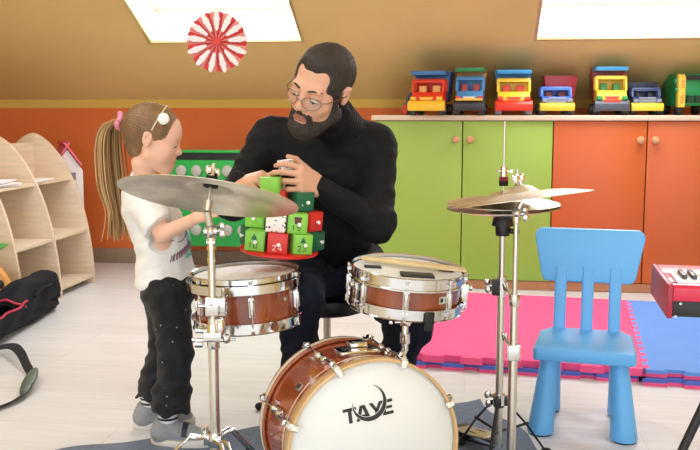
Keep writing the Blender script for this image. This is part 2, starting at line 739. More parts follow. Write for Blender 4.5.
# ------------------------------------------------------------------ cabinets and counter
GREEND = mat('lime_door', '#98b94c', 0.42, vary=0.03, vscale=2)
ORANGED = mat('orange_door', '#c75f24', 0.42, vary=0.03, vscale=2)
CARC = mat('cabinet_carcass', '#7c5b3e', 0.6)
PLINTH = mat('cabinet_plinth', '#c58a66', 0.55, vary=0.1)
KNOBM = mat('beech_knob', '#c79a6c', 0.45)
COUNTERM = mat('counter_board', '#dcc9b2', 0.4, vary=0.06, vscale=4)
CABV = 5.776
CZ = 1.085
bounds = [-0.60, -0.040, 0.523, 1.092, 1.655]
for i, (dm, nm, lb) in enumerate(((GREEND, 'lime green', 'two lime green cupboard doors with round wooden knobs under the counter behind the seated man'),
                                  (ORANGED, 'orange', 'two orange cupboard doors with round wooden knobs behind the blue chair'))):
    u0, u1 = bounds[2 * i], bounds[2 * i + 2]
    c = thing('cabinet', lb, 'cabinet', ROOM_M @ Matrix.Translation(((u0 + u1) / 2, CABV + 0.3, 0)), 'cabinets below the counter')
    m = MB()
    m.M = ROOM_M
    m.box(((u0 + u1) / 2, CABV + 0.35, (CZ + 0.05) / 2), (u1 - u0 - 0.002, 0.62, CZ - 0.05))
    m.build('body', CARC, c, smooth=0)
    m = MB()
    m.M = ROOM_M
    m.box(((u0 + u1) / 2, CABV + 0.05, 0.03), (u1 - u0 - 0.002, 0.06, 0.055))
    m.build('plinth', PLINTH, c, smooth=0)
    um = (u0 + u1) / 2 if i else bounds[1]
    um = bounds[2 * i + 1]
    for a, bb, ku in ((u0, um, um - 0.042), (um, u1, um + 0.046)):
        m = MB()
        m.M = ROOM_M
        m.box(((a + bb) / 2, CABV + 0.012, (CZ + 0.06) / 2), (bb - a - 0.007, 0.022, CZ - 0.068))
        d = m.build('door', dm, c, bevel=0.002)
        m = MB()
        m.M = ROOM_M
        m.lathe([(0, -.002), (0.011, -.002), (0.010, 0.012), (0.020, 0.018), (0.024, 0.026), (0.020, 0.034), (0.008, 0.038), (0, 0.038)], 18,
                Matrix.Translation((ku, CABV + 0.001, 0.965)) @ Matrix.Rotation(pi / 2, 4, 'X'))
        m.build('knob', KNOBM, d)
m = MB()
m.M = ROOM_M
m.box(((bounds[0] + 1.67) / 2 - 0.01, (CABV - 0.02 + WV - .004) / 2, CZ + 0.016), (1.67 - bounds[0] + 0.02, WV - CABV + 0.014, 0.032))
o = m.build('countertop', COUNTERM, bevel=0.003, origin=room(0.6, 6.1, CZ))
tag(o, 'long pale wooden counter board lying across the green and orange cupboards', 'countertop')
CT = CZ + 0.032

# ------------------------------------------------------------------ toy trucks
TOYC = {}


def toy(c, r=0.35):
    if c not in TOYC:
        TOYC[c] = mat('toy_plastic_' + c.strip('#'), c, r)
    return TOYC[c]


YPR = Matrix(((0, 0, 1, 0), (1, 0, 0, 0), (0, 1, 0, 0), (0, 0, 0, 1)))   # prism (y, z) profile swept along x


def truck(px0, px1, pytop, label, cab, low, bumper, bed, seat, yaw=0.0, tyre='#23242a', roof=None, grille=None, corner=None,
          bed_shift=0.0, bed_rise=0.0, open_bed=False, hood=0.3, hub=None, tray=None):
    d = 5.65
    uc = (px0 + px1) / 2
    p = at(uc, 113, d)
    w = (px1 - px0) / FPX * d
    H = (113 - pytop) / FPX * d * 1.05
    base = Vector((p.x, p.y + 0.03, CT))
    M = Matrix.Translation(base) @ Matrix.Rotation(-ROOM_A + yaw, 4, 'Z')
    t = thing('toy_truck', label, 'toy truck', M, 'toy trucks on the counter')
    hw = w / 2

    def part(name, mb, mt, **k):
        return mb.build(name, mt, t, world=False, **k)
    zc0, zc1 = 0.046, H * (0.80 if not open_bed else 0.78)   # cab bottom and top
    zw = zc0 + (zc1 - zc0) * 0.56        # window sill
    L = 0.16                             # cab length
    # lower cab with sloping bonnet
    m = MB()
    m.prism([(0, zc0), (0.0, zc0 + (zw - zc0) * 0.62), (0.035 * hood / 0.3, zw), (L, zw), (L, zc0)], -hw * .86, hw * .86, YPR)
    part('cab', m, toy(cab), bevel=0.006)
    # pillars, roof and rear panel leave the windscreen open
    m = MB()
    y0 = 0.035 * hood / 0.3
    for sx in (-1, 1):
        m.prism([(y0, zw - .002), (y0 + 0.03, zc1), (y0 + 0.046, zc1), (y0 + 0.02, zw - .002)], sx * hw * .84 - 0.008, sx * hw * .84 + 0.008, YPR)
        m.box((sx * hw * .84, L - 0.012, (zw + zc1) / 2), (0.014, 0.024, zc1 - zw))
    m.box((0, L - 0.006, (zw + zc1) / 2), (hw * 1.68, 0.012, zc1 - zw))
    m.prism([(y0 + 0.022, zc1 - 0.018), (y0 + 0.03, zc1 + 0.006), (L, zc1 + 0.006), (L, zc1 - 0.012)], -hw * .86, hw * .86, YPR)
    part('cab_roof', m, toy(roof or cab), bevel=0.003)
    for sx in (-1, 1):
        m = MB()
        m.box((sx * hw * .38, 0.105, zw + 0.012), (hw * .42, 0.03, (zc1 - zw) * .75))
        m.box((sx * hw * .38, 0.085, zw - 0.004), (hw * .42, 0.05, 0.02))
        part('seat', m, toy(seat), bevel=0.004)
    # bumper
    m = MB()
    bh = (zw - zc0) * .46
    m.prism([(-0.022, zc0 - .018), (-0.026, zc0 + bh * .5), (-0.006, zc0 + bh), (0.03, zc0 + bh), (0.03, zc0 - .018)], -hw, hw, YPR)
    part('bumper', m, toy(bumper), bevel=0.005)
    # grille and lights
    m = MB()
    if grille:
        for k in range(4):
            m.box((0, 0.001, zc0 + bh + 0.006 + k * 0.0085), (hw * 1.05, 0.012, 0.0045))
        part('grille', m, toy(grille), smooth=0)
    else:
        m.prism([(-hw * .42, zc0 + bh + 0.022), (hw * .42, zc0 + bh + 0.022), (hw * .28, zc0 + bh + 0.004), (-hw * .28, zc0 + bh + 0.004)], 0.0, 0.02,
                Matrix.Translation((0, 0.012, 0)) @ Matrix.Rotation(pi / 2, 4, 'X'))
        part('grille', m, toy(low), smooth=0)
    for sx in (-1, 1):
        m = MB()
        m.box((sx * hw * .72, 0.0, zc0 + bh + 0.012), (hw * .3, 0.03, 0.024))
        part('headlight', m, toy(corner or low), bevel=0.003)
    # chassis and wheels
    m = MB()
    m.box((0, 0.16, 0.055), (hw * 1.1, 0.30, 0.03))
    part('chassis', m, toy('#2a2b30'), bevel=0.003)
    wr = 0.036
    for sx in (-1, 1):
        for wy in (0.035, 0.25):
            wmb = MB()
            X = Matrix.Translation((sx * hw * .80, wy, wr)) @ Matrix.Rotation(pi / 2, 4, 'Y')
            wmb.lathe([(0, -.018), (wr * .55, -.018), (wr * .6, -.021), (wr * .93, -.02), (wr, -.012), (wr, .012), (wr * .93, .02), (wr * .6, .021), (wr * .55, .018), (0, .018)], 22, X)
            wo = part('wheel', wmb, toy(tyre))
            h = MB()
            h.lathe([(0, -.0215), (wr * .45, -.0215), (wr * .45, .0215), (0, .0215)], 12, X)
            h.build('hub', toy(hub or '#8a8c92'), wo, world=False)
    # load bed: a tapering open skip
    bx = bed_shift
    z0, z1 = 0.085, H + bed_rise
    b0, b1 = hw * .80, hw * 1.0
    ya, yb = L + 0.012, L + 0.16
    wl = 0.008
    m = MB()
    vs, fs = [], []
    for k, (hx, yy0, yy1, z) in enumerate(((b0, ya + .02, yb - .02, z0), (b1, ya, yb, z1), (b1 - wl, ya + wl, yb - wl, z1), (b0 - wl, ya + .02 + wl, yb - .02 - wl, z0 + wl))):
        vs += [(bx - hx, yy0, z), (bx + hx, yy0, z), (bx + hx, yy1, z), (bx - hx, yy1, z)]
    for k in range(3):
        for i in range(4):
            j = (i + 1) % 4
            fs.append((k * 4 + i, k * 4 + j, k * 4 + 4 + j, k * 4 + 4 + i))
    fs += [(3, 2, 1, 0), (12, 13, 14, 15)]
    m.add(vs, fs)
    part('dump_bed', m, toy(bed), bevel=0.003)
    if tray:
        m = MB()
        zt = H - 0.022
        m.box((bx, L * .5 + 0.05, H - 0.003), (hw * 1.84, L + 0.02, 0.006))
        m.prism([(0.035, H - 0.026), (0.03, H), (0.045, H), (0.05, H - 0.026)], bx - hw * .92, bx + hw * .92, YPR)
        for sx in (-1, 1):
            m.box((bx + sx * hw * .9, L * .5 + 0.05, H - 0.014), (0.01, L, 0.026))
        part('canopy', m, toy(tray), bevel=0.003)
    return t, part, hw, H


T1, part, hw, H = truck(408, 445, 71, 'red toy truck with blue load bed, nearest the seated man in the row', '#e03a20', '#f0c23a', '#f3c631', '#2f6fb0', '#eeb768', yaw=-0.18, tray='#3f79b4')
m = MB()
m.tube([(-hw * 1.25, .10, .0), (-hw * 1.25, .10, .10), (-hw * 1.05, .10, .135), (-hw * .8, .10, .13)], 0.013, 8)
m.box((-hw * 1.27, .09, .04), (.03, .05, .075))
part('side_arm', m, toy('#3a4a66'), bevel=.003)
m = MB()
m.box((-hw * 1.3, .07, .035), (.028, .04, .06))
part('bucket', m, toy('#c5302c'), bevel=.003)
T2, part, hw, H = truck(454, 485, 68, 'blue toy truck with green top, dark bumper and thin yellow strip', '#4a8cc8', '#d9d9d2', '#34363c', '#c98a3c', '#b33a3a', tray='#2f8a4a', corner='#d83a36', yaw=-.08)
m = MB()
m.box((0, -0.010, 0.098), (hw * 1.72, 0.03, 0.014))
part('yellow_strip', m, toy('#f2c23c'), bevel=.003)
truck(496, 533, 70, 'yellow toy truck with red bumper, red seats and sky blue load bed', '#f4d03a', '#e0442a', '#e23b22', '#2f86c4', '#d8492a', tyre='#8d8f96', tray='#3da0e0')
truck(541, 575, 80, 'blue toy tipper with open cab and large crimson bed standing off to one side', '#3b6fd0', '#8f93a0', '#e6cf3c', '#a8283c', '#7a2030', grille='#a9adb6', tyre='#3a3c44', bed_shift=0.045, bed_rise=.035, yaw=.05, hub='#70737c')
T5, part, hw, H = truck(596, 630, 67, 'yellow toy truck with green corners, dark bumper and light blue roof rack', '#f3cc3e', '#d8432e', '#4a4f5c', '#a82c34', '#3c8a3c', tray='#4aa6e0', corner='#35a04a')
m = MB()
m.box((0, -0.006, 0.088), (hw * .95, 0.03, 0.016))
part('red_strip', m, toy('#e2402c'), bevel=.003)
truck(633, 664, 81, 'navy blue toy tipper with yellow bumper and grey grille, beside the green and yellow lorry', '#2c4274', '#808898', '#dcc83c', '#26304e', '#1e2433', grille='#a9adb6', tyre='#22232a')

# green and yellow lorry standing with its rear to the room
base = at(697, 113, 5.72)
base.z = CT
t = thing('toy_truck', 'green and yellow toy refuse lorry with red striped corner post, last in the row', 'toy truck',
          Matrix.Translation(base) @ Matrix.Rotation(-ROOM_A + .12, 4, 'Z'), 'toy trucks on the counter')
m = MB()
m.prism([(0.03, .06), (0.02, .225), (.05, .262), (.36, .262), (.36, .06)], -.115, .115, YPR)
m.build('body', toy('#1f9a5a'), t, world=False, bevel=.006)
for sx in (-1, 1):
    m = MB()
    m.prism([(-.004, .05), (-.004, .235), (.02, .258), (.05, .258), (.05, .05)], sx * .100 - .022, sx * .100 + .022, YPR)
    po = m.build('corner_post', toy('#f0cf55'), t, world=False, bevel=.004)
    s = MB()
    for k in range(8):
        z = .075 + k * .013 if k < 4 else .165 + (k - 4) * .013
        s.prism([(-.012, 0), (.012, .009), (.012, .014), (-.012, .005)], 0, .001, Matrix.Translation((sx * .1, -.0035, z)) @ Matrix.Rotation(pi / 2, 4, 'X'))
    s.build('stripes', toy('#c9463a'), po, world=False, smooth=0)
m = MB()
m.box((0, .008, .235), (.15, .03, .03))
m.build('rear_opening', toy('#20252c'), t, world=False)
m = MB()
for k in range(3):
    m.box((-.05 + k * .05, .006, .10), (.034, .03, .045))
m.build('vents', toy('#1c3a2c'), t, world=False)
m = MB()
for sx in (-1, 1):
    m.box((sx * .125, .03, .165), (.02, .03, .02))
    m.box((sx * .125, .05, .215), (.022, .03, .03))
m.build('lamps', toy('#2aa66a'), t, world=False, bevel=.004)
for sx in (-1, 1):
    for wy in (.06, .30):
        wmb = MB()
        wmb.lathe([(0, -.018), (.022, -.02), (.034, -.019), (.036, -.012), (.036, .012), (.034, .019), (.022, .02), (0, .018)], 22,
                  Matrix.Translation((sx * .098, wy, .036)) @ Matrix.Rotation(pi / 2, 4, 'Y'))
        wmb.build('wheel', toy('#23242a'), t, world=False)

# ------------------------------------------------------------------ paper rosette hanging from the ceiling
PAPW = mat('white_paper', '#f4eef0', 0.8)
PAPR = mat('red_paper', '#e0474a', 0.8)
PAPP = mat('pale_red_paper', '#eda29a', 0.8)
rc = at(217, 42, 4.6)
M = Matrix.Translation(rc) @ Matrix.Rotation(radians(8), 4, 'Z') @ Matrix.Rotation(pi / 2, 4, 'X')
t = thing('paper_rosette', 'red and white folded paper rosette hanging below the skylight', 'paper decoration', M)
R = 0.150
for cl, pm in ((0, PAPR), (1, PAPP)):
    m = MB()
    n = 26
    for i in range(n):
        if i % 2 != cl:
            continue
        for sgn in (-1, 1):
            a0 = 2 * pi * i / n
            a1 = a0 + sgn * 2 * pi / n
            r0 = 0.012
            zz = 0.022
            p = [(r0 * cos(a0), r0 * sin(a0), 0.004), (R * cos(a0), R * sin(a0), zz), (R * .97 * cos((a0 + a1) / 2), R * .97 * sin((a0 + a1) / 2), 0), (r0 * cos((a0 + a1) / 2), r0 * sin((a0 + a1) / 2), 0)]
            q = [(x, y, z - .0008) for x, y, z in p]
            m.add(p + q, [(0, 1, 2, 3), (7, 6, 5, 4), (0, 4, 5, 1), (1, 5, 6, 2), (2, 6, 7, 3), (3, 7, 4, 0)])
    m.build('folded_fan', pm, t, world=False, smooth=0)
for i in range(13):
    a = 2 * pi * (i + .25) / 13
    m = MB()
    A = Matrix.Rotation(a, 4, 'Z')
    m.prism([(.055, -.004), (.072, -.011), (.075, -.008), (.088, -.014), (.092, -.011), (.115, -.017), (.120, -.013), (.145, -.011), (.158, 0), (.145, .011), (.120, .013), (.115, .017), (.092, .011), (.088, .014), (.075, .008), (.072, .011), (.055, .004)],
            .023, .0242, A)
    m.build('petal', PAPW, t, world=False, smooth=0)
m = MB()
m.lathe([(0, .018), (.018, .018), (.018, .026), (0, .028)], 16)
m.build('centre', PAPR, t, world=False)
topz = Z_FLAT if (ROOM_M.inverted() @ rc).y < V_FLAT else zs((ROOM_M.inverted() @ rc).y)
m = MB()
m.tube([rc + Vector((0, 0, .02)), (rc.x, rc.y, topz)], 0.0008, 5)
m.build('thread', PAPW, t)

# ------------------------------------------------------------------ arched shelf unit
p = onz(95, 283)
lp = ROOM_M.inverted() @ p
UF = lp.x                       # front foot of the far panel
SV = [lp.y, lp.y - 0.50, lp.y - 0.98]
HW = 0.40                       # half width of the double sided unit
UC = UF - HW
t = thing('bookshelf', 'birch bookshelf with arched side panels and stepped open compartments', 'bookshelf', ROOM_M @ Matrix.Translation((UC, SV[1], 0)))


def arch(z, hgt=1.0):
    """half width of the arched panel at height z"""
    f = max(0.0, min(1.0, z / hgt))
    return HW * (1 - f ** 2.6) ** 0.62 * (1 - .12 * f) if f < 1 else 0


for v in SV:
    zsamp = [1.0 * (1 - (1 - i / 26) ** 1.8) for i in range(27)]
    poly = [(UC + arch(z), z) for z in zsamp] + [(UC - arch(z), z) for z in reversed(zsamp[:-1])]
    m = MB()
    m.M = ROOM_M
    m.prism(poly, v, v + 0.02, Matrix(((1, 0, 0, 0), (0, 0, 1, 0), (0, 1, 0, 0), (0, 0, 0, 1))))
    m.build('side_panel', BIRCH, t, smooth=30, bevel=0.002)
for a, bb in ((SV[1], SV[0]), (SV[2], SV[1])):
    m = MB()
    m.M = ROOM_M
    m.box((UC, (a + bb) / 2 + .01, .47), (.016, bb - a - .02, .94))
    m.build('back_panel', BIRCH, t, smooth=0)
    for z in (.05, .36, .70):
        m = MB()
        m.M = ROOM_M
        hw_ = arch(z) - .012
        for s in (-1, 1):
            m.box((UC + s * (hw_ / 2 + .008), (a + bb) / 2 + .01, z), (hw_ - .016, bb - a - .02, .018))
        m.build('shelf_board', BIRCH, t, smooth=0, bevel=.001)
for k, (a, u, z) in enumerate(((SV[1] + .14, UC + .16, .709), (SV[2] + .16, UC + .15, .709), (SV[2] + .24, UC + .12, .712))):
    m = MB()
    m.M = ROOM_M @ Matrix.Translation((u, a, z)) @ Matrix.Rotation((.1, -.15, .2)[k], 4, 'Z')
    if k == 2:
        m.M = m.M @ Matrix.Translation((0, 0, .018))
    for q in range(3 if k != 1 else 7):
        m.box((q * .003 - .004, q * .002, .0022 + q * .0026), (.20, .27, .002), Matrix.Rotation(q * .02, 4, 'Z'))
    o = m.build('paper_stack', PAPW, smooth=0, origin=ROOM_M @ Vector((u, a, z)))
    tag(o, ('white paper sheets lying on the upper shelf of the farther compartment', 'white paper stack lying on the upper shelf of the nearer compartment',
            'loose white sheets on top of the paper stack on the shelf')[k], 'paper', 'papers on the shelf')

# doll house behind the shelf
dv = SV[0] + 0.30
du = UF - .02
M = ROOM_M @ Matrix.Translation((du - 0.30, dv, 0)) @ Matrix.Rotation(radians(32), 4, 'Z')
t = thing('dollhouse', 'white dollhouse with pink roof standing behind the arched shelf', 'dollhouse', M)
hh = .74
m = MB()
m.box((0, 0, hh / 2), (.20, .28, hh))
m.prism([(-.10, hh - .001), (.10, hh - .001), (0, hh + .145)], -.14, .14, Matrix(((1, 0, 0, 0), (0, 0, 1, 0), (0, 1, 0, 0), (0, 0, 0, 1))))
m.build('walls', mat('doll_white', '#eee9ea', .6), t, world=False, smooth=0)
m = MB()
for s in (-1, 1):
    m.box((.063, 0, 0), (.19, .33, .014), Matrix.Translation((0, 0, hh + .165)) @ (Matrix.Identity(4) if s > 0 else Matrix.Rotation(pi, 4, 'Z')) @ Matrix.Rotation(radians(55), 4, 'Y'))
m.build('roof', mat('doll_pink', '#e0657c', .55), t, world=False, bevel=.002)
DW = mat('doll_window', '#8e7f92', .4)
for z in (.30, .48, .62, .70):
    for cw, sw in (((.03, -.141, z), (.045, .006, .05)), ((.101, -.05, z), (.006, .045, .05))):
        w = MB()
        w.box(cw, sw)
        w.build('window', DW, t, world=False, smooth=0)

# green play board with rows of grey knobs, by the back wall
GB = mat('green_board', '#1fa045', .42, vary=.04)
M = ROOM_M @ Matrix.Translation((0, 0, 0))
pL, pR = at(171, 200, 6.25), at(262, 200, 6.25)
lc = ROOM_M.inverted() @ ((pL + pR) / 2)
z_t, z_b = at(200, 150, 6.25).z, at(200, 246, 6.25).z
M = ROOM_M @ Matrix.Translation((lc.x + .12, lc.y, 0))
t = thing('play_board', 'green play board with rows of grey round knobs standing by the orange wall', 'play board', M)
Wb = .90
m = MB()
m.box((0, 0, (z_t + z_b) / 2 - .035), (Wb, .045, z_t - z_b - .07))
m.box((0, .0, z_t - .01), (Wb, .06, .02))
for s in (-1, 1):
    m.box((s * (Wb / 2 - .02), 0, z_t - .05), (.04, .045, .07))
m.build('panel', GB, t, world=False, bevel=.006)
m = MB()
m.box((0, .012, z_t - .05), (Wb - .06, .012, .06))
m.build('dark_slot', BLACKP, t, world=False, smooth=0)
GK = mat('grey_knob', '#a9aaa2', .4)
for r, py in enumerate((171, 230)):
    for k in range(8):
        X = ROOM_M.inverted() @ at(180 + 16 * k, py, 6.22) - Vector((lc.x + .12, lc.y, 0))
        if abs(X.x) > Wb / 2 - .04:
            continue
        m = MB()
        m.lathe([(0, 0), (.036, 0), (.040, .01), (.036, .026), (.02, .032), (0, .033)], 20, Matrix.Translation((X.x, -.022, X.z)) @ Matrix.Rotation(pi / 2, 4, 'X'))
        m.build('knob', GK, t, world=False)
for s in (-1, 1):
    m = MB()
    m.box((s * (Wb / 2 - .05), 0, (z_b + .01) / 2), (.05, .05, z_b + .01))
    m.box((s * (Wb / 2 - .05), 0, .012), (.06, .26, .024))
    m.build('leg', GB, t, world=False, bevel=.004)

# tan rounded toy with a green leaf at the side of the shelf
tp = onz(-14, 323)
M = Matrix.Translation(tp)
t = thing('wooden_toy', 'tan rounded wooden toy with a green leaf shape on top, next to the shelf', 'toy', M)
sc_ = tp.y / FPX * 1.15
prof = [(0, 0)]
poly = []
for i in range(24):
    a = 2 * pi * i / 24
    yy = sin(a)
    r = 1.0 - .28 * max(0, yy)
    poly.append((26 * sc_ * cos(a) * r, 29 * sc_ * (1 + yy)))
m = MB()
m.prism(poly, -.03, .03, Matrix.Rotation(pi / 2, 4, 'X'))
m.build('body', mat('tan_wood', '#d99a4e', .45, vary=.1), t, world=False, bevel=.008)
m = MB()
m.lathe([(0, 0), (.024, 0), (.022, .014), (0, .018)], 16, Matrix.Translation((16 * sc_, -.03, 36 * sc_)) @ Matrix.Rotation(pi / 2, 4, 'X'))
m.build('black_knob', BLACKP, t, world=False)
m = MB()
m.prism([(-20 * sc_, 56 * sc_), (4 * sc_, 59 * sc_), (14 * sc_, 64 * sc_), (24 * sc_, 71 * sc_), (14 * sc_, 72 * sc_), (-4 * sc_, 70 * sc_), (-20 * sc_, 62 * sc_)], -.012, .012, Matrix.Rotation(pi / 2, 4, 'X'))
m.build('leaf', mat('leaf_green', '#5aa84a', .5), t, world=False, bevel=.004)

# ------------------------------------------------------------------ foam mats
PINK = mat('pink_foam', '#ee5288', .75, vary=.04, bump=.15, bscale=500)
BLUEF = mat('blue_foam', '#5f92de', .75, vary=.04, bump=.15, bscale=500)
pc = onz(644, 368, .062)       # the joint of both mats at their front
ang = radians(-14)
MF = Matrix.Translation((pc.x, pc.y, 0)) @ Matrix.Rotation(ang, 4, 'Z')


def teeth(a, b, n, phase=0, dep=.022):
    """dove-tailed edge from a to b in 2D, teeth to the right hand side of the direction"""
    a, b = Vector(a), Vector(b)
    d = (b - a).normalized()
    nn = Vector((d.y, -d.x))
    L = (b - a).length / (2 * n)
    pts = []
    for i in range(2 * n):
        p0, p1 = a + d * L * i, a + d * L * (i + 1)
        if (i + phase) % 2:
            pts += [p0 + d * L * .12, p0 - d * L * .1 + nn * dep, p1 + d * L * .1 + nn * dep, p1 - d * L * .12]
        else:
            pts += [p0, p1]
    return [tuple(p) for p in pts]


def mat_tile(name, label, x0, x1, y0, y1, z0, z1, top, bottom, left=None, right=None, front=True, n=10, jog=0):
    poly = []
    poly += teeth((x0, y0), (x1, y0), n, jog) if front else [(x0, y0), (x1, y0)]
    if right:
        poly += teeth((x1, y0), (x1, y1), 14, 1)
    else:
        poly += [(x1, y0), (x1, y1)]
    poly += [(x0, y1)]
    if left:
        poly += list(reversed(teeth((x0, y0), (x0, y1), 14, 1)))
    # remove duplicates
    q = []
    for p in poly:
        if not q or (Vector(p) - Vector(q[-1])).length > 1e-4:
            q.append(p)
    if (Vector(q[0]) - Vector(q[-1])).length < 1e-4:
        q.pop()
    m = MB()
    m.M = MF
    zm = z0 + (z1 - z0) * .5
    m.prism(q, zm, z1)
    m.cur = 1
    m.prism(q, z0, zm)
    o = m.build(name, [top, bottom], smooth=0, origin=MF @ Vector(((x0 + x1) / 2, (y0 + y1) / 2, z0)))
    tag(o, label, 'foam mat', 'foam puzzle mats')
    return o


DP = 1.42
mat_tile('foam_mat', 'pink foam puzzle mat on top, spread in front of the green cupboards', -1.03, 0, 0, DP, .031, .062, PINK, PINK, right=True, n=6)
mat_tile('foam_mat', 'blue foam puzzle mat on top, spread in front of the orange cupboards', .0, 1.0, .0, DP, .031, .062, BLUEF, PINK, left=True, n=6, jog=1)
mat_tile('foam_mat', 'lower foam mat with blue tabs under the pink mat', -1.02, -.02, -.005, DP, .0, .030, mat('blue_foam_edge', '#4a62b8', .75), PINK, n=6, jog=1)
mat_tile('foam_mat', 'lower pink and blue foam mat under the blue mat', .0, 1.0, -.03, DP, .0, .030, mat('blue_foam_edge', '#4a62b8', .75), PINK, n=6, jog=1)

# ------------------------------------------------------------------ blue chair
CB = mat('chair_blue', '#62aeea', .38, bump=.03, bscale=400)
fl, fr = onz(540, 433), onz(624, 441)
xa = (fr - fl).normalized()
cc = (fl + fr) / 2
CM = frame((xa.x, xa.y, 0), (-xa.y, xa.x, 0), (cc.x, cc.y, 0))
t = thing('child_chair', 'bright blue plastic child chair with three back slats and cone legs', 'chair', CM)
fw_ = (fr - fl).length / 2
SZ = .325
for sx, y in ((-1, 0), (1, 0), (-1, .27), (1, .27)):
    m = MB()
    bx_, by_ = sx * (fw_ if y == 0 else fw_ * .93), y
    tx, ty = sx * (fw_ - .028), (.025 if y == 0 else .245)
    T = Matrix(((1, 0, (tx - bx_) / SZ, bx_), (0, 1, (ty - by_) / SZ, by_), (0, 0, 1, 0), (0, 0, 0, 1)))
    m.lathe([(0, .006), (.045, .006), (.047, .012), (.044, .05), (.028, SZ - .03), (.028, SZ - .01), (0, SZ - .01)], 24, T)
    lg = m.build('leg', CB, t, world=False)
    m = MB()
    m.lathe([(0, 0), (.041, 0), (.044, .006), (0, .006)], 24, T)
    m.build('foot_pad', mat('dark_blue_pad', '#1d3350', .6), lg, world=False)
m = MB()
poly = [(-.175, -.04), (-.165, -.055), (.165, -.055), (.175, -.04), (.168, .22), (.13, .29), (-.13, .29), (-.168, .22)]
m.prism(poly, SZ - .045, SZ)
m.build('seat', CB, t, world=False, bevel=.014, bseg=4)
BZ0, BZ1 = .50, .70
for k, x in enumerate((-.10, 0, .10)):
    m = MB()
    y0, y1 = .262, .315
    m.prism(rrect(.044, .022, .008), 0, 1, Matrix(((1, 0, 0, x), (0, 1, y1 - y0, y0), (0, 0, BZ0 + .06 - SZ + .02, SZ - .02), (0, 0, 0, 1))))
    m.build('back_slat', CB, t, world=False, smooth=50)
m = MB()
poly = []
w0, w1 = .175, .203
for (x, z, a) in ((w1 - .03, BZ1 - .03, 0), (-w1 + .03, BZ1 - .03, 90), (-w0 + .03, BZ0 + .03, 180), (w0 - .03, BZ0 + .03, 270)):
    for i in range(7):
        q = radians(a + 15 * i)
        poly.append((x + .03 * cos(q), z + .03 * sin(q)))
T = Matrix(((1, 0, 0, 0), (0, .16, -1, .235), (0, 1, 0, 0), (0, 0, 0, 1)))
m.prism(poly, -.018, .018, T)
m.build('backrest', CB, t, world=False, bevel=.007, bseg=3)

# ------------------------------------------------------------------ red keyboard on its stand
KR = mat('keyboard_red', '#c92a48', .32)
KRD = mat('keyboard_end_red', '#9c1c34', .4)
KB = mat('keyboard_black', '#1a1512', .5, vary=.2)
n0 = at(668, 284.5, 2.10)
f0 = at(655, 267, 2.33)
ya = (f0 - n0)
ya.z = 0
KM = frame((ya.y, -ya.x, 0), (ya.x, ya.y, 0), (n0.x, n0.y, 0))
KT, KZ0 = n0.z, at(667, 318.5, 2.10).z
kd = .30
t = thing('keyboard', 'red electric keyboard with white keys on a black folding stand', 'keyboard', KM @ Matrix.Translation((0, 0, KZ0)))
KL = .90
m = MB()
m.M = KM
for x in (.0065, KL - .0065):
    m = MB()
    m.M = KM
    m.prism([(0, KZ0), (0, KT - .004), (.012, KT), (kd, KT), (kd, KZ0)], x - .0065, x + .0065, YPR)
    m.build('end_cheek', KRD, t, bevel=.003)
m = MB()
m.M = KM
m.prism([(.002, KT - .040), (.002, KT - .008), (.010, KT - .002), (.05, KT - .002), (.05, KT - .040)], .013, KL - .013, YPR)
m.box((KL / 2, (.17 + kd) / 2 + .0, KT - .02), (KL - .026, kd - .17, .036))
m.box((.02, .10, KT - .015), (.014, .14, .026))
m.build('body', KR, t, bevel=.002)
m = MB()
m.M = KM
m.box((KL / 2, kd / 2 + .003, (KZ0 + KT - .04) / 2 + .002), (KL - .026, kd - .006, KT - .04 - KZ0 - .004))
m.build('base', KB, t, bevel=.002)
WK = mat('white_key', '#f2f2ee', .3)
GKY = mat('black_key', '#3a3c42', .3)
x = .028
i = 0
while x + .0225 < KL - .02:
    m = MB()
    m.M = KM
    m.box((x + .0112, .105, KT - .008), (.0218, .13, .016))
    m.build('white_key', WK, t, bevel=.0015)
    if i % 7 not in (2, 6):
        m = MB()
        m.M = KM
        m.box((x + .0235, .125, KT + .003), (.011, .09, .014))
        m.build('black_key', GKY, t, bevel=.002)
    x += .0228
    i += 1
m = MB()
m.M = KM
m.cyl((.03, -.002, KT - .045), (.03, .004, KT - .045), .003)
m.cyl((.02, -.002, KZ0 + .006), (.02, .004, KZ0 + .006), .003)
m.build('screw', CHROME, t)
# stand with splayed legs
t = thing('keyboard_stand', 'black splayed metal stand carrying the red keyboard', 'stand', KM @ Matrix.Translation((KL / 2, .14, 0)))
pa, pb = at(682, 450, 2.15), at(700, 410, 2.15)
pa, pb = KM.inverted() @ pa, KM.inverted() @ pb
sl = (pb.x - pa.x) / (pb.z - pa.z)
xb = pa.x + (0.02 - pa.z) * sl
xt = pa.x + (KZ0 - .014 - pa.z) * sl
for sx in (-1, 1):
    def X(x):
        return x if sx < 0 else KL - x
    m = MB()
    m.M = KM
    m.tube([(X(xb), .06, .02), (X(xt), .06, KZ0 - .014)], .0115, 12)
    m.build('leg', BLACKP, t)
    m = MB()
    m.M = KM
    m.tube([(X(xb), -.12, .014), (X(xb), .34, .014)], .014, 10)
    m.build('foot_bar', BLACKP, t)
    m = MB()
    m.M = KM
    m.tube([(X(xt), .01, KZ0 - .0125), (X(xt), .28, KZ0 - .0125)], .0115, 10)
    m.build('support_arm', BLACKP, t)
m = MB()
m.M = KM
m.tube([(xt, .06, KZ0 - .016), (KL - xt, .06, KZ0 - .016)], .010, 10)
m.build('crossbar', BLACKP, t)

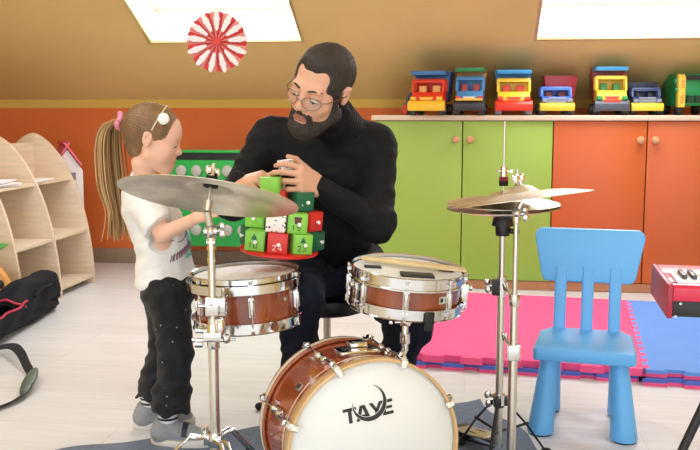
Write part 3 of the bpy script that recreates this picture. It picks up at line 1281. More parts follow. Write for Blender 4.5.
# ------------------------------------------------------------------ rug
RUGM = mat('blue_grey_felt', '#566880', .95, vary=.3, vscale=45, bump=.5, bscale=220, sheen=.3)
cor = onz(479, 399)
e1 = (onz(70, 450) - cor).normalized()
e2 = (onz(536, 446) - cor).normalized()
m = MB()
NX, NY = 60, 36
L1, L2 = 1.62, 1.35
vs, fs = [], []
for j in range(NY + 1):
    for i in range(NX + 1):
        a, bq = i / NX, j / NY
        p = cor + e1 * L1 * a + e2 * L2 * bq
        wob = .012 * sin(a * 31) * (1 if j == 0 else 0) + .016 * sin(a * 11 + 1) * (1 - bq) ** 6
        p = p + e2 * wob + e1 * (.02 * sin(bq * 17) * (1 - a) ** 8)
        z = .003 + .003 * max(0, sin(a * 26 + 2 * sin(bq * 5))) * max(0, 1 - bq * 3) * 0 + .003 * max(0, sin(bq * 24 + 1)) * max(0, 1 - a * 6)
        vs.append((p.x, p.y, z))
n1 = len(vs)
vs += [(x, y, .0005) for x, y, z in vs]
for j in range(NY):
    for i in range(NX):
        q = (j * (NX + 1) + i, j * (NX + 1) + i + 1, (j + 1) * (NX + 1) + i + 1, (j + 1) * (NX + 1) + i)
        fs.append(q)
        fs.append(tuple(n1 + k for k in reversed(q)))
brd = [i for i in range(NX + 1)] + [(j + 1) * (NX + 1) + NX for j in range(NY)] + [NY * (NX + 1) + i for i in range(NX - 1, -1, -1)] + [j * (NX + 1) for j in range(NY - 1, 0, -1)]
for a, bq in zip(brd, brd[1:] + brd[:1]):
    fs.append((a, bq, n1 + bq, n1 + a))
m.add(vs, fs)
o = m.build('rug', RUGM, origin=cor + e1 * L1 / 2 + e2 * L2 / 2)
tag(o, 'blue grey felt rug spread under the drum kit', 'rug')

# ------------------------------------------------------------------ gig bag and its strap
BAGM = mat('black_nylon', '#14161f', .75, vary=.25, vscale=20, bump=.4, bscale=120, spec=.25)
LINM = mat('bag_lining', '#0c0d12', .9)
PIPE = mat('red_piping', '#b02545', .6)
eA, eB = onz(-66, 391), onz(62, 309)
ax = (eB - eA)
bA = eA + Vector((-ax.y, ax.x, 0)).normalized() * .21
BL = ax.length
BM_ = frame(ax, Vector((0, 0, 1)).cross(ax), (bA.x, bA.y, 0))
t = thing('gig_bag', 'open black instrument bag with red piping lying on the floor by the shelf', 'bag', BM_)


def bagw(s):
    f = max(0, min(1, (s - .56) / .22))
    return (.205 - .135 * f * f * (3 - 2 * f)) * (1 - max(0, (.1 - s) / .1) ** 2 * .5)


def bagy(s):
    return bagw(s) - .21


def bagh(s):
    return .155 + .015 * sin(s * 7 + 1)


m = MB()
NS, NP = 44, 26
vs, fs = [], []
random.seed(3)
for i in range(NS + 1):
    s = i / NS
    w_, h_ = bagw(s), bagh(s)
    if i in (0, NS):
        w_ *= .75
    for k in range(NP):
        a = -pi * (k / (NP - 1))            # from right rim under to left rim
        cx = cos(a)
        y = -w_ * (abs(cx) ** .55) * (1 if cx > 0 else -1)
        z = h_ * (1 - abs(sin(a)) ** .5) + .004
        wr = .010 * sin(s * 40 + 3 * sin(k * .9)) * abs(cx) * min(1, z / .05)
        vs.append((s * BL, y + wr + bagy(s), max(.003, z)))
inner = []
n1 = len(vs)
for i in range(NS + 1):
    s = i / NS
    for k in range(NP):
        x, y, z = vs[i * NP + k]
        yc = bagy(i / NS)
        vs.append((min(max(x, .012), BL - .012), yc + (y - yc) * .93, z + .010 if z < .08 else z - .002))
for i in range(NS):
    for k in range(NP - 1):
        q = (i * NP + k, i * NP + k + 1, (i + 1) * NP + k + 1, (i + 1) * NP + k)
        fs.append(q)
        fs.append(tuple(n1 + z for z in reversed(q)))
    for k in (0, NP - 1):
        fs.append((i * NP + k, (i + 1) * NP + k, n1 + (i + 1) * NP + k, n1 + i * NP + k))
for i in (0, NS):
    for k in range(NP - 1):
        fs.append((i * NP + k, i * NP + k + 1, n1 + i * NP + k + 1, n1 + i * NP + k))
# end walls
for i in (0, NS):
    fs.append(tuple(i * NP + k for k in range(NP)))
    fs.append(tuple(n1 + i * NP + k for k in range(NP)))
m.add(vs, fs)
m.build('bag_body', BAGM, t, world=False, smooth=60)
for sd in (0, NP - 1):
    m = MB()
    m.tube([Vector(vs[i * NP + sd]) + Vector((0, 0, .003)) for i in range(0, int(NS * .72))], .006, 8)
    m.build('piping', PIPE, t, world=False)
# raised end pocket / lid folded up at the far end
m = MB()
vs, fs = [], []
NA, NB = 18, 14
for i in range(NA + 1):
    s = .66 + .37 * i / NA
    for k in range(NB + 1):
        q = -1 + 2 * k / NB
        w_ = bagw(min(s, 1)) * 1.0 * (1 - max(0, (s - .92) / .11) ** 2 * .25)
        z = .12 + .125 * (1 - abs(q) ** 3.2) * min(1, (i + 1.6) / 5) * (1 - .25 * max(0, (s - .9) / .13) ** 2) + .006 * sin(9 * q + 25 * s)
        vs.append((s * BL, q * w_ + bagy(min(s, 1)), z))
n1 = len(vs)
for i in range(NA + 1):
    for k in range(NB + 1):
        x, y, z = vs[i * (NB + 1) + k]
        vs.append((x, y + (-.002 if q < 0 else .002), max(.09, z - .03)))
for i in range(NA):
    for k in range(NB):
        q = (i * (NB + 1) + k, i * (NB + 1) + k + 1, (i + 1) * (NB + 1) + k + 1, (i + 1) * (NB + 1) + k)
        fs.append(q)
        fs.append(tuple(n1 + z for z in reversed(q)))
brd = [k for k in range(NB + 1)] + [(i + 1) * (NB + 1) + NB for i in range(NA)] + [NA * (NB + 1) + k for k in range(NB - 1, -1, -1)] + [i * (NB + 1) for i in range(NA - 1, 0, -1)]
for a, bq in zip(brd, brd[1:] + brd[:1]):
    fs.append((a, bq, n1 + bq, n1 + a))
m.add(vs, fs)
fp = m.build('end_hood', BAGM, t, world=False, smooth=60)
m = MB()
m.tube([Vector(vs[k]) + Vector((-.003, 0, 0)) for k in range(NB + 1)], .0075, 8)
m.build('piping', PIPE, t, world=False)
m = MB()
m.tube([(BL * .74, -.205, .16), (BL * .79, -.222, .19), (BL * .88, -.222, .185), (BL * .93, -.205, .155)], .014, 8, flat=.35)
m.build('carry_handle', BAGM, t, world=False)

STR = mat('strap_webbing', '#23242a', .75, bump=.4, bscale=400)
sp = [onz(-40, 352), onz(-14, 350, .02), onz(10, 346, .045), onz(20, 352, .05), onz(27, 366, .03), onz(33, 376, .025)]
sq = [onz(28, 386, .03), onz(24, 394, .012), onz(14, 401, .008), onz(0, 407, .006), onz(-30, 417, .006)]
t = thing('shoulder_strap', 'black shoulder strap with green grey shoulder pad on the floor', 'strap', onz(30, 385))


def ribbon(mb, pts, w, th, tw0=0.0, tw1=0.0):
    from mathutils.geometry import interpolate_bezier
    P = []
    n = len(pts)
    for i in range(n - 1):
        a, bq = pts[i], pts[i + 1]
        t0 = (pts[i + 1] - pts[max(i - 1, 0)]) / 6
        t1 = (pts[min(i + 2, n - 1)] - pts[i]) / 6
        P += interpolate_bezier(a, a + t0, bq - t1, bq, 8)[:-1]
    P.append(pts[-1])
    vs, fs = [], []
    for i, p in enumerate(P):
        tg = (P[min(i + 1, len(P) - 1)] - P[max(i - 1, 0)]).normalized()
        sd = tg.cross(Vector((0, 0, 1))).normalized()
        f = i / (len(P) - 1)
        A = Matrix.Rotation(tw0 + (tw1 - tw0) * f, 3, tg)
        sd = A @ sd
        nn = sd.cross(tg)
        for a, c in ((-1, -1), (1, -1), (1, 1), (-1, 1)):
            q = p + sd * a * w / 2 + nn * c * th / 2
            q.z = max(q.z, .001)
            vs.append(q)
    for i in range(len(P) - 1):
        for k in range(4):
            fs.append((i * 4 + k, i * 4 + (k + 1) % 4, i * 4 + 4 + (k + 1) % 4, i * 4 + 4 + k))
    fs += [(3, 2, 1, 0), tuple(range(len(vs) - 4, len(vs)))]
    mb.add(vs, fs)


m = MB()
ribbon(m, sp, .042, .003, 0, 1.1)
m.build('webbing', STR, t)
m = MB()
ribbon(m, sq, .055, .003, .7, .5)
m.build('webbing', STR, t)
m = MB()
pm_ = onz(28.5, 381, .03)
pa_, pz_ = onz(34, 370, .045), onz(24, 393, .02)
m.ell((0, 0, 0), (.034, .018, (pz_ - pa_).length * .58), zto(pa_, pz_) @ Matrix.Translation((0, 0, (pz_ - pa_).length / 2)) @ Matrix.Rotation(.5, 4, 'Z'))
m.build('shoulder_pad', mat('pad_green_grey', '#5b6a62', .45, vary=.3, vscale=30, bump=.3), t)
# ------------------------------------------------------------------ drum kit materials
SHELL = mat('amber_lacquer', '#b4562a', .2, vary=.35, vscale=5, stretch=(1, 1, 5), coat=.8)
SHELL2 = mat('red_brown_lacquer', '#98461f', .2, vary=.4, vscale=5, stretch=(5, 5, 1), coat=.8)
HOOPM = mat('maple_hoop', '#d3ad78', .3, vary=.12, vscale=10, coat=.5)
HOOPR = mat('amber_hoop', '#a85a34', .25, vary=.2, vscale=9, coat=.8)
CREAM = mat('cream_inlay', '#e9dfcb', .35)
HEADW = mat('drum_head_white', '#e4e6e1', .45)
INK = mat('logo_black', '#2c2d2b', .5)
FELT = mat('black_felt', '#131315', .9)
BRONZE = mat('cymbal_bronze', '#d8ccb4', .33, 1.0)
ntb = BRONZE.node_tree
bsdf(BRONZE).inputs['Anisotropic'].default_value = .75
tgn = ntb.nodes.new('ShaderNodeTangent')
tgn.direction_type = 'RADIAL'
tgn.axis = 'Z'
ntb.links.new(tgn.outputs['Tangent'], bsdf(BRONZE).inputs['Tangent'])
tcb = ntb.nodes.new('ShaderNodeTexCoord')
sx_ = ntb.nodes.new('ShaderNodeVectorMath')
sx_.operation = 'MULTIPLY'
sx_.inputs[1].default_value = (1, 1, 0)
ln = ntb.nodes.new('ShaderNodeVectorMath')
ln.operation = 'LENGTH'
wv = ntb.nodes.new('ShaderNodeMath')
wv.operation = 'MULTIPLY'
wv.inputs[1].default_value = 1500
sn = ntb.nodes.new('ShaderNodeMath')
sn.operation = 'SINE'
bpb = ntb.nodes.new('ShaderNodeBump')
bpb.inputs['Strength'].default_value = .25
bpb.inputs['Distance'].default_value = .0006
ntb.links.new(tcb.outputs['Object'], sx_.inputs[0])
ntb.links.new(sx_.outputs[0], ln.inputs[0])
ntb.links.new(ln.outputs['Value'], wv.inputs[0])
ntb.links.new(wv.outputs[0], sn.inputs[0])
ntb.links.new(sn.outputs[0], bpb.inputs['Height'])
ntb.links.new(bpb.outputs['Normal'], bsdf(BRONZE).inputs['Normal'])
nzb = ntb.nodes.new('ShaderNodeTexNoise')
nzb.inputs['Scale'].default_value = 7
nzb.inputs['Detail'].default_value = 5
ntb.links.new(tcb.outputs['Object'], nzb.inputs['Vector'])
crb = ntb.nodes.new('ShaderNodeValToRGB')
crb.color_ramp.elements[0].position = .35
crb.color_ramp.elements[0].color = lin('#c6bca8')
crb.color_ramp.elements[1].position = .62
crb.color_ramp.elements[1].color = lin('#efe9da')
ntb.links.new(nzb.outputs['Fac'], crb.inputs['Fac'])
ntb.links.new(crb.outputs['Color'], bsdf(BRONZE).inputs['Base Color'])


def lug(m, M, h, w=.018):
    """lug casing standing on the shell, local x outwards and z along the shell"""
    m.prism(rrect(w, h, .007, 4), 0, .011, M @ Matrix(((0, 0, 1, 0), (1, 0, 0, 0), (0, 1, 0, 0), (0, 0, 0, 1))))
    m.cyl(M @ Vector((.013, 0, -h * .38)), M @ Vector((.013, 0, h * .38)), .0075, seg=10)


def small_drum(name, label, M, R, depth, n_lugs, rot0, rims=False, badge=None):
    """M has its origin at the centre of the bottom edge, z along the axis"""
    t = thing(name, label, 'drum', M)
    hR = R + .008
    z0, z1 = .014, depth - .012

    def part(nm, m, mt, parent=None, **k):
        return m.build(nm, mt, parent or t, world=False, **k)
    m = MB()
    m.lathe([(R - .007, z0), (R, z0), (R, z1), (R - .007, z1), (R - .007, z0)], 56)
    sh = part('shell', m, SHELL2)
    m = MB()
    m.lathe([(R + .001, z1 + .004), (R - .006, z1 + .006), (0, z1 + .006), (0, z1 + .0055), (R - .006, z1 + .0045), (R + .001, z1 + .0025)], 56)
    part('batter_head', m, HEADW)
    m = MB()
    m.lathe([(R + .001, z0 - .002), (R - .006, z0 - .006), (0, z0 - .006), (0, z0 - .0055), (R - .006, z0 - .005), (R + .001, z0)], 56)
    part('bottom_head', m, HEADW)
    for nm, zb, zt, s in (('top_hoop', z1 - .022, depth + .004, 1), ('bottom_hoop', 0, z0 + .020, -1)):
        m = MB()
        if s > 0:
            prof = [(hR - .0025, zb), (hR + .006, zb), (hR + .006, zb + .004), (hR, zb + .005), (hR, zt - .003), (hR + .004, zt - .001), (hR + .002, zt + .001), (hR - .003, zt - .001), (hR - .0025, zb)]
        else:
            prof = [(hR - .0025, zt), (hR + .006, zt), (hR + .006, zt - .004), (hR, zt - .005), (hR, zb + .003), (hR + .004, zb + .001), (hR + .002, zb - .001), (hR - .003, zb + .001), (hR - .0025, zt)]
        m.lathe(prof, 56)
        part(nm, m, CHROME)
    for i in range(n_lugs):
        a = rot0 + 2 * pi * i / n_lugs
        L = Matrix.Rotation(a, 4, 'Z') @ Matrix.Translation((R, 0, depth / 2))
        m = MB()
        lug(m, L, min(.062, depth * .5))
        lo = part('lug', m, CHROME, bevel=.0015)
        for sg in (-1, 1):
            m = MB()
            zz = depth / 2 * sg
            m.cyl(L @ Vector((.013, 0, sg * .02)), L @ Vector((.013, 0, zz - sg * .012)), .0028, seg=8)
            m.cyl(L @ Vector((.013, 0, zz - sg * .012)), L @ Vector((.013, 0, zz - sg * .001)), .0055, seg=8)
            m.box((.010, 0, zz - sg * .018), (.014, .016, .010), L)
            part('tension_rod', m, CHROME, lo)
    if rims:
        m = MB()
        zr = z1 - .030
        m.lathe([(hR + .010, zr), (hR + .015, zr), (hR + .015, zr + .026), (hR + .010, zr + .026), (hR + .010, zr)], 56)
        part('mount_ring', m, CHROME)
    if badge is not None:
        m = MB()
        L = Matrix.Rotation(badge, 4, 'Z') @ Matrix.Translation((R, 0, depth / 2))
        m.prism(rrect(.020, .022, .003), 0, .0015, L @ Matrix(((0, 0, 1, 0), (1, 0, 0, 0), (0, 1, 0, 0), (0, 0, 0, 1))))
        b_ = part('badge', m, STEEL)
        m = MB()
        m.prism(rrect(.010, .013, .004), .0015, .002, L @ Matrix(((0, 0, 1, 0), (1, 0, 0, 0), (0, 1, 0, 0), (0, 0, 0, 1))))
        part('badge_emblem', m, INK, b_)
    return t, part


# tom by the girl
dA = Vector((at(247, 271, 2.75).x, 2.75, 0))
zA = at(247, 271, 2.75).z
DEPA = .165
MA = Matrix.Translation((dA.x, dA.y, zA - DEPA)) @ Matrix.Rotation(radians(-2.5), 4, 'Y')
tA, partA = small_drum('tom_drum', 'deep amber tom with chrome mounting ring between the girl and the tall cymbal stand', MA, .158, DEPA, 6, radians(-78), rims=True)
m = MB()
L = Matrix.Rotation(radians(-38), 4, 'Z') @ Matrix.Translation((.158, 0, DEPA / 2))
m.cyl(L @ Vector((0, 0, .01)), L @ Vector((.005, 0, .01)), .006, seg=12)
partA('vent_grommet', m, CHROME)

# snare on the bass drum post
dB = at(408, 267, 2.70)
DEPB = .122
MBm = Matrix.Translation((dB.x, dB.y, dB.z)) @ Matrix.Rotation(radians(4.5), 4, 'Y') @ Matrix.Rotation(radians(3), 4, 'X') @ Matrix.Translation((0, 0, -DEPB))
tB, partB = small_drum('snare_drum', 'shallow amber snare drum mounted over the bass drum with a drumstick on it', MBm, .166, DEPB, 8, radians(-71 - 22.5), badge=radians(-55))
# strainer and butt plate
for a, nm in ((radians(-150), 'strainer'), (radians(-8), 'butt_plate')):
    m = MB()
    L = Matrix.Rotation(a, 4, 'Z') @ Matrix.Translation((.166, 0, DEPB / 2))
    m.box((.011, 0, .0), (.022, .034, .05), L)
    m.box((.016, 0, -.032), (.012, .026, .03), L)
    m.cyl(L @ Vector((.024, 0, .018)), L @ Vector((.034, 0, .018)), .009, seg=12)
    partB(nm, m, CHROME, bevel=.002)
m = MB()
L = Matrix.Rotation(radians(-70), 4, 'Z') @ Matrix.Translation((.178, 0, 0))
m.box((.004, 0, .004), (.012, .026, .055), L)
partB('rubber_clip', m, BLACKP, bevel=.002)

# muffling pads on the snare
zt = DEPB - .005
for k, (x, y, w_, h_, rr, lb) in enumerate(((-.108, -.02, .052, .022, .12, 'small dark gel pad near the snare rim by the blunt stick end'),
                                            (.022, -.085, .10, .05, .05, 'large dark pad lying under the drumstick on the snare head'),
                                            (.118, .015, .045, .03, -.1, 'small dark gel pad on the snare head by the tip side of the drumstick'))):
    m = MB()
    m.M = MBm @ Matrix.Translation((x, y, zt - .0005)) @ Matrix.Rotation(rr, 4, 'Z')
    m.prism(rrect(w_, h_, .004), 0, .006)
    o = m.build('gel_pad', mat('gel_pad', '#2a2a2c', .5), origin=MBm @ Vector((x, y, zt)), bevel=.001)
    tag(o, lb, 'drum pad', 'damping pads on the snare')
# drumsticks
WOODS = mat('hickory', '#e0c594', .45, vary=.1, vscale=20)
for k, (p0, p1, lb) in enumerate((((-.112, .035), (.170, -.062), 'pale wooden drumstick lying across the snare drum, the nearer of the pair'),
                                  ((-.085, .055), (.172, -.03), 'pale wooden drumstick partly hidden behind the nearer one on the snare'))):
    z0, z1 = zt + (.009, .0085)[k], DEPB + .0145
    a = MBm @ Vector((p0[0], p0[1], z0 + (.003 if k == 0 else 0)))
    bq = MBm @ Vector((p1[0], p1[1], z1))
    dirv = (bq - a).normalized()
    a = bq - dirv * .33 if k == 0 else bq - dirv * .31
    Ls = (bq - a).length
    T = zto(a, bq)
    m = MB()
    m.lathe([(0, 0), (.005, .001), (.0072, .006), (.0072, Ls * .72), (.0035, Ls - .012), (.0045, Ls - .006), (.003, Ls - .001), (0, Ls)], 14, T)
    o = m.build('drumstick', WOODS, origin=a)
    tag(o, lb, 'drumstick', 'drumsticks on the snare')

# ------------------------------------------------------------------ bass drum
RB = .236
LB = .31
th = radians(19)
fc = at(375.5, 449, 2.33)
axis = Vector((-sin(th), cos(th), -sin(radians(2.2)))).normalized()
zf = -axis                                   # front normal
rollv = radians(7)
xr = Vector((0, 0, 1)).cross(zf).normalized()
yr = zf.cross(xr)
xx = xr * cos(rollv) + yr * sin(rollv)
yy = zf.cross(xx)
FB = Matrix((xx, yy, zf)).transposed().to_4x4()
FB.translation = fc                           # local: z towards the front, origin at the centre of the front hoop edge
bot = fc + axis * LB / 2
tD = thing('bass_drum', 'amber bass drum with white front head facing the room', 'drum', Matrix.Translation((bot.x, bot.y, 0)))


def bpart(nm, m, mt, parent=None, **k):
    return m.build(nm, mt, parent or tD, **k)


m = MB()
m.M = FB
m.lathe([(RB, -.022), (RB, -LB + .022), (RB - .008, -LB + .022), (RB - .008, -.022), (RB, -.022)], 72)
bpart('shell', m, SHELL)
m = MB()
m.M = FB
for z in (-.085,):
    m.lathe([(RB, z - .002), (RB + .0012, z - .002), (RB + .0012, z + .002), (RB, z + .002)], 72)
bpart('inlay_line', m, CREAM)
for nm, za, zb_, mt in (('front_hoop', 0, -.040, HOOPM), ('rear_hoop', -LB, -LB + .040, HOOPR)):
    m = MB()
    m.M = FB
    m.lathe([(RB + .003, za), (RB + .011, za), (RB + .011, zb_), (RB + .003, zb_), (RB + .003, za)], 80)
    h = bpart(nm, m, mt, bevel=.0015)
    if nm == 'rear_hoop':
        m = MB()
        m.M = FB
        zc = (za + zb_) / 2
        m.lathe([(RB + .011, zc - .009), (RB + .0119, zc - .009), (RB + .0119, zc + .009), (RB + .011, zc + .009)], 80)
        bpart('cream_stripe', m, CREAM, h)
for nm, z, s in (('front_head', -.012, 1), ('rear_head', -LB + .012, -1)):
    m = MB()
    m.M = FB
    m.lathe([(RB + .003, z - .012 * s), (RB + .003, z - .006 * s), (RB - .006, z), (0, z), (0, z - .0006 * s), (RB - .007, z - .001 * s), (RB + .001, z - .012 * s)], 72)
    hd = bpart(nm, m, HEADW)
    if s == 1:
        front_head = hd
# lettering with its crescent
ZL = -.012 + .0004
lt = MB()
lt.M = FB @ Matrix.Translation((0, 0, ZL))
S_ = .042      # letter height
LX, LY = -.074, .082   # left end of the word, baseline


def letter(polys, ox):
    for p in polys:
        lt.prism([(LX + ox + x * S_, LY + y * S_) for x, y in p], 0, .0006)


letter([[(0, .80), (.90, .80), (.90, 1), (0, 1)], [(.33, 0), (.57, 0), (.57, .82), (.33, .82)]], 0)
letter([[(0, 0), (.25, 0), (.56, 1), (.33, 1)], [(.76, 0), (1.01, 0), (.68, 1), (.45, 1)], [(.2, .2), (.8, .2), (.74, .38), (.27, .38)]], .90 * S_ * .92)
letter([[(.36, 0), (.60, 0), (.60, .45), (.36, .45)], [(0, 1), (.26, 1), (.60, .42), (.38, .40)], [(.70, 1), (.96, 1), (.60, .40), (.38, .42)]], 1.78 * S_)
letter([[(0, 0), (.23, 0), (.23, 1), (0, 1)], [(.2, 0), (.74, 0), (.74, .2), (.2, .2)], [(.2, .40), (.68, .40), (.68, .58), (.2, .58)], [(.2, .8), (.74, .8), (.74, 1), (.2, 1)]], 2.66 * S_)
bpart('brand_lettering', lt, INK, front_head, smooth=0)
for nm, mt, zz, gap in (('crescent_gap', HEADW, .0009, .0013), ('crescent', INK, .0012, 0)):
    m = MB()
    m.M = FB @ Matrix.Translation((LX + S_ * 1.80, LY + S_ * 1.10, ZL))
    rc_ = S_ * 1.10
    pts_o, pts_i = [], []
    for i in range(41):
        f = i / 40
        a = radians(168 + f * 258)
        wd = S_ * .30 * sin(pi * f) ** 1.25 * (1 - .0 * f) + .0006
        pts_o.append(((rc_ + wd / 2 + gap) * cos(a), (rc_ + wd / 2 + gap) * sin(a) * 1.0))
        pts_i.append(((rc_ - wd / 2 - gap) * cos(a), (rc_ - wd / 2 - gap) * sin(a) * 1.0))
    # upper right tip sweeps further up
    n = len(m.v)
    vs = [(x, y, zz - .0006) for x, y in pts_o] + [(x, y, zz - .0006) for x, y in pts_i] + [(x, y, zz) for x, y in pts_o] + [(x, y, zz) for x, y in pts_i]
    def sweep(p):
        x, y, z = p
        if x > 0 and y > 0:
            y *= 1.04
        return (x, y, z)
    vs = [sweep(p) for p in vs]
    N = 41
    fs = []
    for i in range(N - 1):
        fs += [(i, i + 1, N + i + 1, N + i), (2 * N + i, 3 * N + i, 3 * N + i + 1, 2 * N + i + 1), (i, 2 * N + i, 2 * N + i + 1, i + 1), (N + i, N + i + 1, 3 * N + i + 1, 3 * N + i)]
    m.add(vs, fs)
    bpart(nm, m, mt, front_head, smooth=0)

# claws, lugs and rods around both hoops
CLAWP = mat('claw_pad', '#efe9dc', .5)
for i in range(8):
    a = radians(22.5 + 45 * i) - rollv + radians(2)
    A = FB @ Matrix.Rotation(a, 4, 'Z')
    m = MB()
    L = A @ Matrix.Translation((RB, 0, -LB * .5))
    m.prism(rrect(.022, .075, .008, 4), 0, .012, L @ Matrix(((0, 0, 1, 0), (1, 0, 0, 0), (0, 1, 0, 0), (0, 0, 0, 1))))
    for s in (-1, 1):
        m.ell((.014, 0, s * .028), (.010, .010, .013), L, 12, 8)
    lo = bpart('lug', m, CHROME, bevel=.002)
    for s, zc in ((1, -.012), (-1, -LB + .012)):
        m = MB()
        C = A @ Matrix.Translation((RB + .011, 0, zc))
        m.box((.003, 0, -s * .004), (.006, .020, .036), C)
        m.box((-.006, 0, s * .0165), (.022, .018, .004), C)
        m.box((.010, 0, -s * .022), (.018, .016, .012), C)
        cl = bpart('claw_hook', m, CHROME, bevel=.0015)
        if s > 0:
            m = MB()
            m.box((-.0055, 0, .0192), (.020, .012, .003), C)
            m.box((.0065, 0, -.002), (.003, .014, .028), C)
            bpart('claw_pad', m, CLAWP, cl)
        m = MB()
        m.cyl(A @ Vector((RB + .021, 0, zc - s * .03)), A @ Vector((RB + .016, 0, -LB * .5 + s * .03)), .003, seg=8)
        m.cyl(A @ Vector((RB + .021, 0, zc - s * .028)), A @ Vector((RB + .021, 0, zc + s * .004)), .006, seg=8)
        bpart('tension_rod', m, CHROME)
# badge on the shell
m = MB()
a = radians(138) - rollv
L = FB @ Matrix.Rotation(a, 4, 'Z') @ Matrix.Translation((RB, 0, -.125))
m.prism(rrect(.024, .030, .003), 0, .0015, L @ Matrix(((0, 0, 1, 0), (1, 0, 0, 0), (0, 1, 0, 0), (0, 0, 0, 1))))
b_ = bpart('badge', m, STEEL)
m = MB()
m.prism(rrect(.013, .018, .004), .0015, .002, L @ Matrix(((0, 0, 1, 0), (1, 0, 0, 0), (0, 1, 0, 0), (0, 0, 0, 1))))
bpart('badge_emblem', m, INK, b_)
# mounting plate on the top of the shell
A = FB @ Matrix.Rotation(pi / 2 - rollv, 4, 'Z')
m = MB()
L = A @ Matrix.Translation((RB, 0, -LB * .46))
m.prism(rrect(.12, .075, .012), -.003, .010, L @ Matrix(((0, 0, 1, 0), (1, 0, 0, 0), (0, 1, 0, 0), (0, 0, 0, 1))))
m.box((.018, 0, 0), (.024, .05, .05), L)
bpart('mount_plate', m, CHROME, bevel=.004)
m = MB()
m.box((.0125, .0, .0), (.007, .09, .020), L)
bpart('plate_inset', m, BLACKP, bevel=.002)
# spurs and feet
for s in (-1, 1):
    m = MB()
    p0 = fc + axis * .10 + xr * s * RB * .86 + Vector((0, 0, -.10))
    p1 = Vector((p0.x, p0.y, 0)) + xr * s * .10 - axis * .10
    p1.z = .010
    m.tube([p0, p1], .007, 10)
    m.cyl(p1 + (p1 - p0).normalized() * -.03, p1, .011, .010, 12)
    bpart('spur', m, CHROME)

# snare post
pb_ = at(405, 356, 2.56)
m = MB()
topp = MBm @ Vector((-.01, -.03, -.012))
t = thing('drum_post', 'chrome post rising from the bass drum to carry the shallow snare', 'drum mount', Matrix.Translation(pb_ - Vector((0, 0, .03))))
bp0 = Vector((at(405, 352, 2.56).x, 2.56, at(405, 352, 2.56).z))
# foot of the post on the shell surface
rel = FB.inverted() @ bp0
ang_ = atan2(rel.y, rel.x)
foot = FB @ Vector(((RB + .002) * cos(ang_), (RB + .002) * sin(ang_), rel.z))
knee = Vector((bp0.x, bp0.y, at(405, 318, 2.56).z))
m.tube([foot, Vector((bp0.x, bp0.y, foot.z + .03)), knee], .0095, 12)
m.build('tube', CHROME, t)
m = MB()
m.cyl(knee - Vector((0, 0, .075)), knee - Vector((0, 0, .045)), .0145, seg=14)
m.build('collar', CHROME, t)
m = MB()
m.cyl(foot + Vector((0, 0, -.012)), foot + Vector((0, 0, .02)), .022, .016, 16)
m.build('base_flange', CHROME, t)
m = MB()
m.box(tuple(knee + Vector((0, 0, -.005))), (.028, .03, .032))
m.cyl(knee + Vector((-.03, 0, -.012)), knee + Vector((.02, 0, -.012)), .006, seg=10)
m.cyl(knee + Vector((-.042, -.012, -.012)), knee + Vector((-.042, .012, -.012)), .006, seg=10)
m.build('clamp', CHROME, t, bevel=.002)
m = MB()
drb = MBm @ Vector((.0, -.05, -.004))
m.tube([knee + Vector((0, 0, .008)), knee + Vector((.01, .02, .022)), drb], .009, 10)
m.box((0, 0, 0), (.07, .05, .012), Matrix.Translation(MBm @ Vector((.0, -.06, -.009))))
m.build('bracket', CHROME, t, bevel=.002)

# ------------------------------------------------------------------ cymbals and stands


def cymbal(name, label, centre, normal, R, bell=.06, mt=None, group=None, flip=False):
    z = Vector(normal).normalized()
    T = zto(Vector(centre), Vector(centre) + z)
    h = .026 * R / .25
    bh = .020
    up = [(0.006, h + bh), (bell * .3, h + bh * .97), (bell * .65, h + bh * .72), (bell * .92, h + bh * .16), (bell * 1.06, h * .97)]
    for i in range(1, 9):
        f = i / 8
        r = bell * 1.06 + (R - bell * 1.06) * f
        up.append((r, h * .97 * (1 - f ** 1.7)))
    lo = [(r, z_ - .0014) for r, z_ in reversed(up)]
    m = MB()
    m.lathe(up + lo + [up[0]], 96)
    # keep the object's axes on the cymbal so that its lathe rings are concentric
    o = m.build(name, mt or BRONZE, smooth=50)
    o.matrix_world = T
    ROOTM[o.name] = T
    tag(o, label, 'cymbal', group)
    return T, h + bh


def wing(m, p, ax, s=1.0):
    p = Vector(p)
    ax = Vector(ax).normalized()
    sd = ax.orthogonal().normalized()
    m.cyl(p, p + ax * .014 * s, .0055 * s, seg=10)
    for k in (-1, 1):
        m.ell(p + sd * k * .012 * s + ax * .012 * s, (.009 * s, .004 * s, .011 * s), None, 10, 6)


# tall left stand with the ride cymbal
SD = 2.5
xS = at(213, 330, SD).x
cyc = at(209, 197.5, SD)
view = (cyc - Vector((0, 0, CH))).normalized()
# the underside of the cymbal faces the camera and it dips to the right
nrm = Matrix.Rotation(radians(6.6), 3, 'Y') @ Vector((0, sin(radians(17.5)), cos(radians(17.5))))
TC, bellz = cymbal('ride_cymbal', 'large bronze ride cymbal tilted on the tall stand before the girl', cyc, nrm, .252, .066)
t = thing('cymbal_stand', 'tall chrome cymbal stand holding the large ride cymbal beside the girl', 'cymbal stand', (xS, SD, 0))
bell = TC @ Vector((0, 0, bellz))
axc = (TC.to_3x3() @ Vector((0, 0, 1))).normalized()
tiltp = bell - axc * .085
zj = at(213, 238, SD).z
jn = Vector((xS, SD, zj))


def part(nm, m, mt=CHROME, **k):
    return m.build(nm, mt, t, **k)


